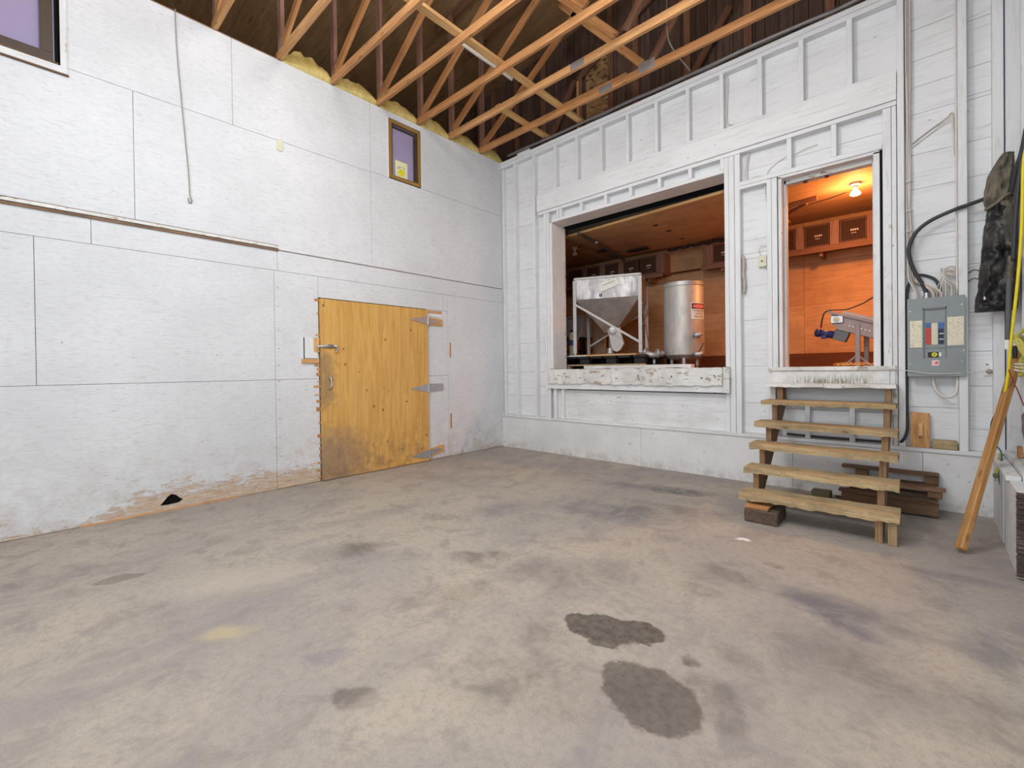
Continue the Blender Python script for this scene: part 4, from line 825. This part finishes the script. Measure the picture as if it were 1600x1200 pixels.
# ---- electrical
T = thing('breaker_panel', 'grey electrical breaker panel between studs right of the doorway', 'breaker panel', (5.143, .02, 1.143))
PX0, PX1, PZ0, PZ1 = 4.965, 5.325, 1.143, 1.815; PY = -.03
U = lambda u: PX0+(PX1-PX0)*u
V = lambda v: PZ0+(PZ1-PZ0)*v
box('box', PGREYD, PX0+.012, 5.285, -.022, .088, PZ0+.01, PZ1-.008, T)
def pc(nm, m, u0, u1, v0, v1, d, par=None, back=0, bev=0): return box(nm, m, U(u0), U(u1), PY-d, PY-back, V(v0), V(v1), par or T, bev)
cm = MB()
for a in ((0, .28, 0, 1), (.69, 1, 0, 1), (.28, .69, .87, 1), (.28, .69, 0, .227)): cm.box(U(a[0]), U(a[1]), PY-.008, PY+.007, V(a[2]), V(a[3]))
bm_ = cm.go('cover', PGREY, T); bme = bmesh.new(); bme.from_mesh(bm_.data); bmesh.ops.remove_doubles(bme, verts=bme.verts, dist=.0005); bme.to_mesh(bm_.data); bme.free()
pc('recess_plate', PGREY, .28, .69, .227, .87, -.004, back=-.007)
for u in (.28, .67): pc('recess_edge', PGREYD, u, u+.02, .227, .87, .0095, back=.008)
pc('recess_edge', PGREYD, .28, .69, .85, .87, .0095, back=.008); pc('seam', PGREYD, 0, 1, .360, .366, .0086, back=.008)
pc('paper_label', PAPER1, .047, .27, .37, .716, .010, back=.0088); pc('paper_label', PAPER2, .70, .975, .386, .74, .010, back=.0088)
for k in range(10): pc('breaker', RED, .325, .42, .41+k*.021, .41+k*.021+.017, .004, back=-.004)
pc('breaker', BLUE, .325, .42, .625, .68, .003, back=-.004); pc('breaker_label', BEIGE, .43, .54, .40, .675, .001, back=-.004)
for v0, v1, m in ((.60, .68, BLUE), (.545, .595, NAVY), (.475, .53, NAVY), (.41, .46, NAVY)): pc('breaker', m, .55, .64, v0, v1, .004, back=-.004)
for v0 in (.533, .463): pc('breaker_label', WHITEP, .57, .64, v0, v0+.010, .005, back=-.004)
pc('main_breaker', BLACKM, .367, .55, .244, .307, .004, back=-.004); lathe('main_switch', YELLOW, (U(.48), PY-.004, V(.276)), [(.018, 0), (.018, .003)], T, 16, (0, -1, 0)); lathe('main_switch', BLACKM, (U(.48), PY-.0072, V(.276)), [(.006, 0), (.006, .001)], T, 8, (0, -1, 0)); pc('breaker_label', WHITEP, .555, .60, .25, .30, .002, back=-.004)
stk = pc('sticker', PINK, .434, .56, .134, .205, .0095, back=.008)
b = MB(); b.prism([(U(.46), PY-.0105, V(.150)), (U(.50), PY-.0105, V(.180)), (U(.54), PY-.0105, V(.192)), (U(.54), PY-.0105, V(.152)), (U(.52), PY-.0105, V(.168)), (U(.505), PY-.0105, V(.15)), (U(.49), PY-.0105, V(.165))], (0, .0008, 0)); b.go('sticker_print', REDINK, stk)
for u, v in ((.05, .84), (.94, .885), (.05, .165), (.94, .185), (.97, .32)): lathe('screw', GALV, (U(u), PY-.008, V(v)), [(.005, 0), (.005, .003)], T, 8, (0, -1, 0))
# cable bundles
T = thing('cable_bundle', 'bundle of pale cables dropping down the bay into the panel top', 'cables', (4.975, .05, 1.85))
ex = [5.02, 5.035, 5.12, 5.13, 5.15, 5.165, 5.175]
for k in range(7):
    x = 4.963+.009*(k % 4); y = .03+.018*(k//4)+.004*k
    pts = [(x, y, 4.49), (x+.004*math.sin(k), y, 3.9), (x+.006*math.cos(k), y, 3.4), (4.962+.004*k, .045, 2.86), (x, y+.004, 2.45), (x+.004, y, 2.2), (x+.01+.008*k, y-.01, 2.02-.01*k), ((x+ex[k])/2, .02, 1.95), (ex[k], .02, 1.87), (ex[k]+.004, .03, 1.80)]
    tube('cable', (CABLEB if k % 3 else CABLEW), pts, .0055, T, 6)
for z in (2.86, 2.42, 2.60): tube('staple', WHITEP, [(4.95, .028, z), (4.985, .015, z+.004), (5.005, .05, z)], .004, T, 5)
T = thing('cable_bundle', 'white cables looping from the right stud down to the panel top', 'cables', (5.24, .05, 1.85))
for k in range(8):
    x1 = 5.16+.017*k; h_ = 1.98+.02*(k % 4); 
    pts = [(5.30, .045, 2.02+.012*k), (5.27, .03, 2.06-.01*k), (5.22-.006*k, .015, 2.06-.02*(k % 3)), (5.19+.004*k, .012, 1.98-.015*(k % 3)), (x1, .02, 1.90), (x1-.004, .03, 1.80)]
    tube('cable', CABLEW if k % 2 else CABLEB, pts, .0048, T, 6)
for z in (2.04, 2.0, 1.93): tube('cable', CABLEW if z > 2.01 else RUBBER, [(5.345, .05, z), (5.38, .035, z+.02), (5.42, .04, z+.01*(z > 2)), (5.46, .06, z-.03)], .004, T, 5)
T = thing('cable_run', 'white painted cable running down the left side of the right stud', 'cable', (5.28, .02, 1.9)); tube('cable', CABLEW, [(5.277, .01, 4.49), (5.278, .012, 3.3), (5.277, .012, 2.6), (5.279, .012, 1.83)], .007, T, 6)
tube('cable', CABLEB, [(5.0, .075, 3.20), (5.1, .078, 3.27), (5.22, .07, 3.34), (5.255, .04, 3.36), (5.268, .03, 3.28), (5.272, .03, 3.0)], .005, T, 5); tube('cable', CABLEW, [(5.0, .08, 3.17), (5.12, .08, 3.25), (5.24, .05, 3.32), (5.26, .04, 3.24), (5.27, .035, 3.0)], .005, T, 5)
setp(tube('black_hose', RUBBER, [(5.46, -.10, 2.56), (5.34, -.035, 2.545), (5.27, -.03, 2.53), (5.12, -.015, 2.475), (5.03, -.01, 2.40), (4.985, -.006, 2.30), (4.978, .0, 2.22), (4.995, .01, 2.12), (5.03, .02, 2.02), (5.07, .025, 1.93), (5.088, .03, 1.865), (5.09, .035, 1.81)], .0155, n=10), 'thick black hose curving from the hanging bag to the panel top', 'hose')
T = thing('hose_gland', 'small steel gland where the black hose enters the panel', 'fitting', (5.09, .03, 1.81)); lathe('collar', GALV, (5.09, .033, 1.817), [(.026, 0), (.026, .02), (.02, .022), (.02, .05)], T, 12)
setp(tube('black_cable', RUBBER, [(5.172, .04, 1.81), (5.175, .05, 1.88), (5.15, .06, 1.97), (5.09, .07, 2.02), (5.03, .065, 2.03), (4.98, .06, 1.97), (4.962, .05, 1.88), (4.958, .045, 1.7), (4.957, .04, 1.2), (4.958, .03, .80), (4.957, .0, .66), (4.93, -.012, .575), (4.87, .03, .548), (4.6, .05, .54), (4.2, .055, .54), (4.02, .055, .545)], .0115), 'black cable running down left of the panel and behind the stairs', 'cable')
setp(tube('ring_cable', CABLEW, [(5.13, .03, 1.15), (5.132, .02, 1.08), (5.15, .01, 1.02), (5.19, .0, .975), (5.225, .0, .968), (5.26, .005, .99), (5.275, .012, 1.04), (5.278, .02, 1.14)], .0105), 'thick white cable looping under the breaker panel', 'cable')
T = thing('electrical_outlet', 'white outlet plate low on boards beside the hanging cords', 'outlet', (5.455, .085, 1.17)); box('plate', WHITEP, 5.43, 5.50, .078, .0895, 1.145, 1.265, T, .003); box('box', GALV, 5.495, 5.505, .06, .0895, 1.14, 1.27, T); lathe('plug', CABLEB, (5.468, .078, 1.18), [(.02, 0), (.018, .025), (.006, .04)], T, 10, (-.3, -1, .2))
for z in (1.232,): box('slot', PGREYD, 5.448, 5.462, .0765, .0785, z, z+.012, T)
setp(tube('thin_cord', CABLEW, [(4.66, -.05, 1.236), (4.72, -.06, 1.228), (4.85, -.05, 1.215), (5.0, -.05, 1.185), (5.13, -.052, 1.165), (5.28, -.04, 1.168), (5.39, .0, 1.178), (5.458, .045, 1.19)], .0035, n=6), 'thin white cord sagging from the door sill across the panel', 'cord')
T = thing('light_switch', 'cream switch box in the narrow bay left of doorway', 'switch', (3.80, .07, 2.33)); box('box', CREAM, 3.765, 3.845, .05, .0895, 2.305, 2.425, T, .004); lathe('knob', OLDR[0], (3.80, .05, 2.365), [(.009, 0), (.007, .01)], T, 8, (0, -1, 0))
T2 = tube('box_wire', CABLEW, [(3.80, .07, 2.427), (3.77, .06, 2.47), (3.79, .06, 2.53), (3.84, .075, 2.52)], .004, T, 5); tube('box_wire', CABLEB, [(3.82, .07, 2.303), (3.845, .06, 2.275), (3.855, .06, 2.29)], .004, T, 5)
T = thing('cable_run', 'white cables knotted in the top of the narrow bay', 'cables', (3.66, .06, 3.2))
for k in range(3): tube('cable', CABLEW, [(3.66+.012*k, .06, 3.555), (3.645+.01*k, .05, 3.45), (3.635+.012*k, .055, 3.33), (3.66+.01*k, .05, 3.26), (3.75, .06, 3.262+.01*k), (3.83+.02*k, .07, 3.25)], .005, T, 5)
tube('cable', CABLEW, [(3.84, .075, 3.25), (3.88, .08, 3.33), (4.0, .08, 3.40), (4.048, .06, 3.41)], .004, T, 5); tube('cable', CABLEW, [(4.09, .07, 3.40), (4.2, .07, 3.43), (4.3, .075, 3.44)], .004, T, 5)
tube('cable', CABLEW, [(3.835, .05, 3.165), (3.84, .045, 3.05), (3.85, .05, 2.98)], .006, T, 5)
setp(MB().tube([(3.615, .06, 2.45), (3.625, .05, 2.38), (3.62, .045, 2.25), (3.63, .05, 2.15), (3.62, .06, 2.05)], lambda t: .012+.008*abs(math.sin(t*14)), 6).go('frayed_wire', CABLEB, None, True), 'frayed pale wire in the narrow bay beside the posts', 'wire')
T = thing('cable_run', 'pale cable beside an upper stud right of the truss end', 'cable', (3.48, .05, 3.9)); tube('cable', CABLEW, [(3.447, .06, 4.48), (3.47, .05, 4.44), (3.462, .05, 4.2), (3.46, .05, 3.98), (3.53, .03, 3.90)], .006, T, 5)
# ledge items
T = thing('board_with_handle', 'small orange plywood board with wooden handle on the ledge', 'board', (5.045, .0, .522))
MB().prism([(4.978, .0, .522), (5.108, .0, .522), (5.106, .045, .82), (4.98, .045, .825)], (0, .014, 0)).go('board', FIR[2], T); MB().prism([(5.03, -.018, .625), (5.06, -.018, .625), (5.06, .006, .735), (5.03, .006, .735)], (0, .026, 0)).go('handle', FIRL[2], T)
setp(box('timber_offcut', OLD[0], 5.125, 5.277, -.005, .075, .522, .595, bevel=.005), 'mossy dark timber offcut on ledge beside orange board', 'offcut')
# left wall odds
T = thing('wall_cover', 'small greenish cover plate high on the left wall', 'cover plate', (.005, -3.40, 3.62)); b = MB(); b.prism([(0, -3.43, 3.625), (0, -3.385, 3.61), (0, -3.365, 3.63), (0, -3.365, 3.705), (0, -3.385, 3.735), (0, -3.43, 3.735)], (.012, 0, 0)); b.go('plate', CREAM, T, bevel=.002)
setp(tube('hanging_string', ROPE, [(.02, -4.30, 4.60), (.012, -4.29, 4.25), (.012, -4.262, 3.8), (.012, -4.235, 3.4), (.012, -4.215, 3.1), (.012, -4.21, 2.93), (.014, -4.195, 2.87), (.014, -4.215, 2.85), (.014, -4.225, 2.89)], .005, n=6), 'thin grey string hanging down the left wall', 'string')
# ---- hanging jacket and cords in the right corner
def loft(name, mat, rings, parent, n=36, rip=.10, k=7, ph=0):
    v = []; f = []
    for i, (cx, cy, cz, rx, ry, tilt) in enumerate(rings):
        for j in range(n):
            a = 2*PI*j/n; q = 1+rip*math.sin(k*a+ph+i*.35)+rip*.6*math.sin((k+4)*a-i*.5)
            v.append((cx+rx*q*math.cos(a), cy+ry*q*math.sin(a), cz+tilt*math.cos(a)))
    m = len(rings)
    for i in range(m-1):
        for j in range(n): f.append((i*n+j, i*n+(j+1) % n, (i+1)*n+(j+1) % n, (i+1)*n+j))
    f += [tuple(range(n))[::-1], tuple((m-1)*n+j for j in range(n))]
    return mk(name, v, f, mat, parent, True)
def rings(keys, m=14):
    P = [Vector(k_[:3]) for k_ in keys]; out = []
    for i in range(len(keys)-1):
        for j in range(m//(len(keys)-1)+1):
            t = j/(m//(len(keys)-1)+1); out.append(tuple(keys[i][q]*(1-t)+keys[i+1][q]*t for q in range(6)))
    out.append(keys[-1]); return out
def drape(name, mat, keys, parent, y0=-.12, m=60, n=72, amp=.012, fs=16, ph=0.0, fold=.10, kf=6):
    """cloth hanging between left/right outline keys (z, xl, xr, depth)"""
    v = []; f = []
    for i in range(m+1):
        t = i/m*(len(keys)-1); q = min(int(t), len(keys)-2); u = t-q; u = u*u*(3-2*u)*.5+u*.5
        z, xl, xr, dp = [keys[q][c]*(1-u)+keys[q+1][c]*u for c in range(4)]
        for j in range(n):
            a = 2*PI*j/n; rx = (xr-xl)/2; ca, sa = math.cos(a), math.sin(a)
            cx = (xl+xr)/2; k = 1+fold*.35*math.sin(kf*a+ph+i*.04)
            x = cx+rx*math.copysign(abs(ca)**.8, ca); y = y0+dp*math.copysign(abs(sa)**.8, sa)*k
            w_ = noise.noise(Vector((x*fs, y*fs*.6+ph, z*fs*.45)))+.5*noise.noise(Vector((x*fs*2.3, y*8+ph, z*fs*1.3)))+.35*(1-2*abs(noise.noise(Vector((x*fs*1.2+z*9+ph, y*5, z*fs*1.1-x*7)))))
            y += sa*amp*1.5*w_; x += ca*amp*.35*w_
            v.append((x, y, z+(x-cx)*keys[-1][4] if len(keys[-1]) > 4 else z))
    for i in range(m):
        for j in range(n): f.append((i*n+j, i*n+(j+1) % n, (i+1)*n+(j+1) % n, (i+1)*n+j))
    f += [tuple(range(n))[::-1], tuple(m*n+j for j in range(n))]
    return mk(name, v, f, mat, parent, True)
T = thing('hanging_jacket', 'dusty olive and black jacket tied and hung in the right corner', 'jacket', (5.5, -.12, 1.63))
drape('upper_part', OLIVE, [(2.865, 5.525, 5.590, .03), (2.80, 5.485, 5.588, .045), (2.72, 5.452, 5.584, .055), (2.60, 5.430, 5.577, .06), (2.52, 5.424, 5.572, .06), (2.45, 5.443, 5.568, .045)], T, amp=.012, fs=22, fold=.5, kf=7)
tube('tie', OLIVE, [(5.436, -.16, 2.455), (5.46, -.185, 2.462), (5.50, -.198, 2.49), (5.54, -.195, 2.53), (5.575, -.155, 2.545), (5.56, -.07, 2.52), (5.47, -.07, 2.47), (5.436, -.16, 2.455)], .011, T)
drape('lower_part', BLKCL, [(2.47, 5.445, 5.565, .045), (2.38, 5.436, 5.590, .06), (2.28, 5.428, 5.600, .065), (2.1, 5.412, 5.606, .07), (1.9, 5.396, 5.610, .07), (1.74, 5.383, 5.610, .06), (1.67, 5.376, 5.606, .045)], T, amp=.024, fs=17, m=90, ph=3.1, fold=.6, kf=5)
drape('sleeve', OLIVE, [(2.49, 5.505, 5.560, .03), (2.42, 5.505, 5.590, .035), (2.30, 5.515, 5.600, .035), (2.2, 5.525, 5.600, .03), (2.14, 5.54, 5.585, .02)], T, y0=-.165, amp=.012, fs=20, m=30, n=40, ph=7)
drape('hem', BLKCL, [(1.72, 5.378, 5.60, .05), (1.685, 5.374, 5.60, .055), (1.655, 5.374, 5.598, .045)], T, amp=.006, fs=9, m=8)
lathe('zip_end', WHITEP, (5.425, -.205, 1.745), [(.006, 0), (.006, .022)], T, 8)
setp(tube('black_strap', RUBBER, [(5.640, -.25, 2.98), (5.613, -.27, 2.80), (5.590, -.24, 2.70), (5.576, -.20, 2.60), (5.57, -.18, 2.55)], .015), 'black strap going up right from the jacket tie', 'strap')
setp(tube('dark_pipe', RUBBER, [(5.645, -.46, 4.45), (5.642, -.46, 3.2), (5.616, -.42, 2.84), (5.583, -.42, 2.52), (5.567, -.42, 2.25), (5.556, -.42, 1.99)], .014), 'dark hose coming down beside the yellow cord', 'hose')
T = thing('corrugated_conduit', 'grey corrugated conduit hanging in front of the black jacket', 'conduit', (5.54, -.40, 1.3))
MB().tube([(5.550, -.40, 2.03), (5.538, -.40, 1.87)], .016, 8, False).go('sleeve', OLIVE, T, True)
pp = [Vector((5.538, -.40, 1.87)).lerp(Vector((5.530, -.38, 1.42)), i/60) for i in range(61)]; b = MB(); b.tube(pp, lambda t: .0145+(.0025 if int(round(t*60)) % 2 else 0), 10, False); b.go('conduit', GREYC, T, True)
lathe('end_fitting', WHITEP, (5.53, -.375, 1.35), [(.018, 0), (.022, .02), (.018, .07)], T, 12)
setp(tube('yellow_cord', YEL, [(5.65, -.50, 4.4), (5.648, -.50, 3.2), (5.625, -.46, 2.84), (5.603, -.46, 2.66), (5.594, -.46, 2.239), (5.576, -.46, 1.877), (5.546, -.45, 1.47), (5.520, -.44, 1.10), (5.492, -.32, .855), (5.487, -.22, .76), (5.50, -.12, .66)], .0095), 'yellow extension cord hanging down in the right corner', 'cord')
setp(tube('green_wire', TEAL, [(5.515, -.35, .98), (5.50, -.22, .90), (5.475, -.08, .81), (5.465, -.05, .73), (5.47, -.06, .66), (5.49, -.1, .60), (5.51, -.20, .56), (5.49, -.42, .50), (5.475, -.48, .44), (5.478, -.52, .38), (5.49, -.58, .36)], .005), 'dark green wire curving behind the leaning timber', 'wire')
T = thing('plug', 'dark brass coloured plug hanging over the curb edge', 'plug', (5.47, -.42, .42)); b = MB(); b.box(5.458, 5.484, -.43, -.405, .43, .465); b.go('body', YELG, T, bevel=.004); b = MB(); b.box(5.45, 5.49, -.435, -.40, .40, .43); b.go('body', BRICKM, T, bevel=.004); tube('cord', YELG, [(5.472, -.415, .465), (5.478, -.35, .51), (5.50, -.25, .56)], .006, T); tube('prong', GALV, [(5.462, -.42, .4), (5.461, -.42, .375)], .004, T, 5)
T = thing('coiled_cord', 'olive yellow coiled cord with black plug at right frame edge', 'cord', (5.61, -.6, 1.3))
for k in range(4): tube('coil', YELG, [(5.60, -.52, 1.40+.01*k), (5.55, -.57-.02*k, 1.42), (5.565, -.66, 1.40-.02*k), (5.60, -.66, 1.30-.02*k), (5.57, -.58, 1.25-.03*k), (5.60, -.52, 1.33)], .010, T)
tube('coil', YELG, [(5.55, -.58, 1.43), (5.59, -.62, 1.48), (5.64, -.75, 1.53)], .011, T); lathe('plug', BLACKM, (5.548, -.57, 1.28), [(.013, 0), (.015, .05), (.011, .09)], T, 10)
for k in range(3): tube('strap', CABLEW, [(5.55, -.55, 1.20+.02*k), (5.58, -.62, 1.19+.025*k), (5.64, -.75, 1.2+.02*k)], .007, T, 6)
setp(tube('red_black_wire', DRED, [(5.528, -.47, 1.20), (5.545, -.50, 1.12), (5.565, -.53, 1.05), (5.59, -.55, .95)], .0035), 'red wire behind the yellow cord', 'wire')
T = thing('hanging_cloth', 'grey brown cloth hanging on the right wall above curb', 'cloth', (5.6, -.72, .6)); drape('cloth', BROWNCL, [(.92, 5.575, 5.66, .10), (.89, 5.562, 5.67, .13), (.78, 5.568, 5.67, .12), (.66, 5.585, 5.66, .08), (.57, 5.60, 5.65, .04)], T, y0=-.72, amp=.016, fs=18, m=30)
setp(box('wood_block', FIR[2], 5.577, 5.60, -.42, -.34, .56, .64, bevel=.003), 'small brown block on the curb shelf at right wall', 'block')
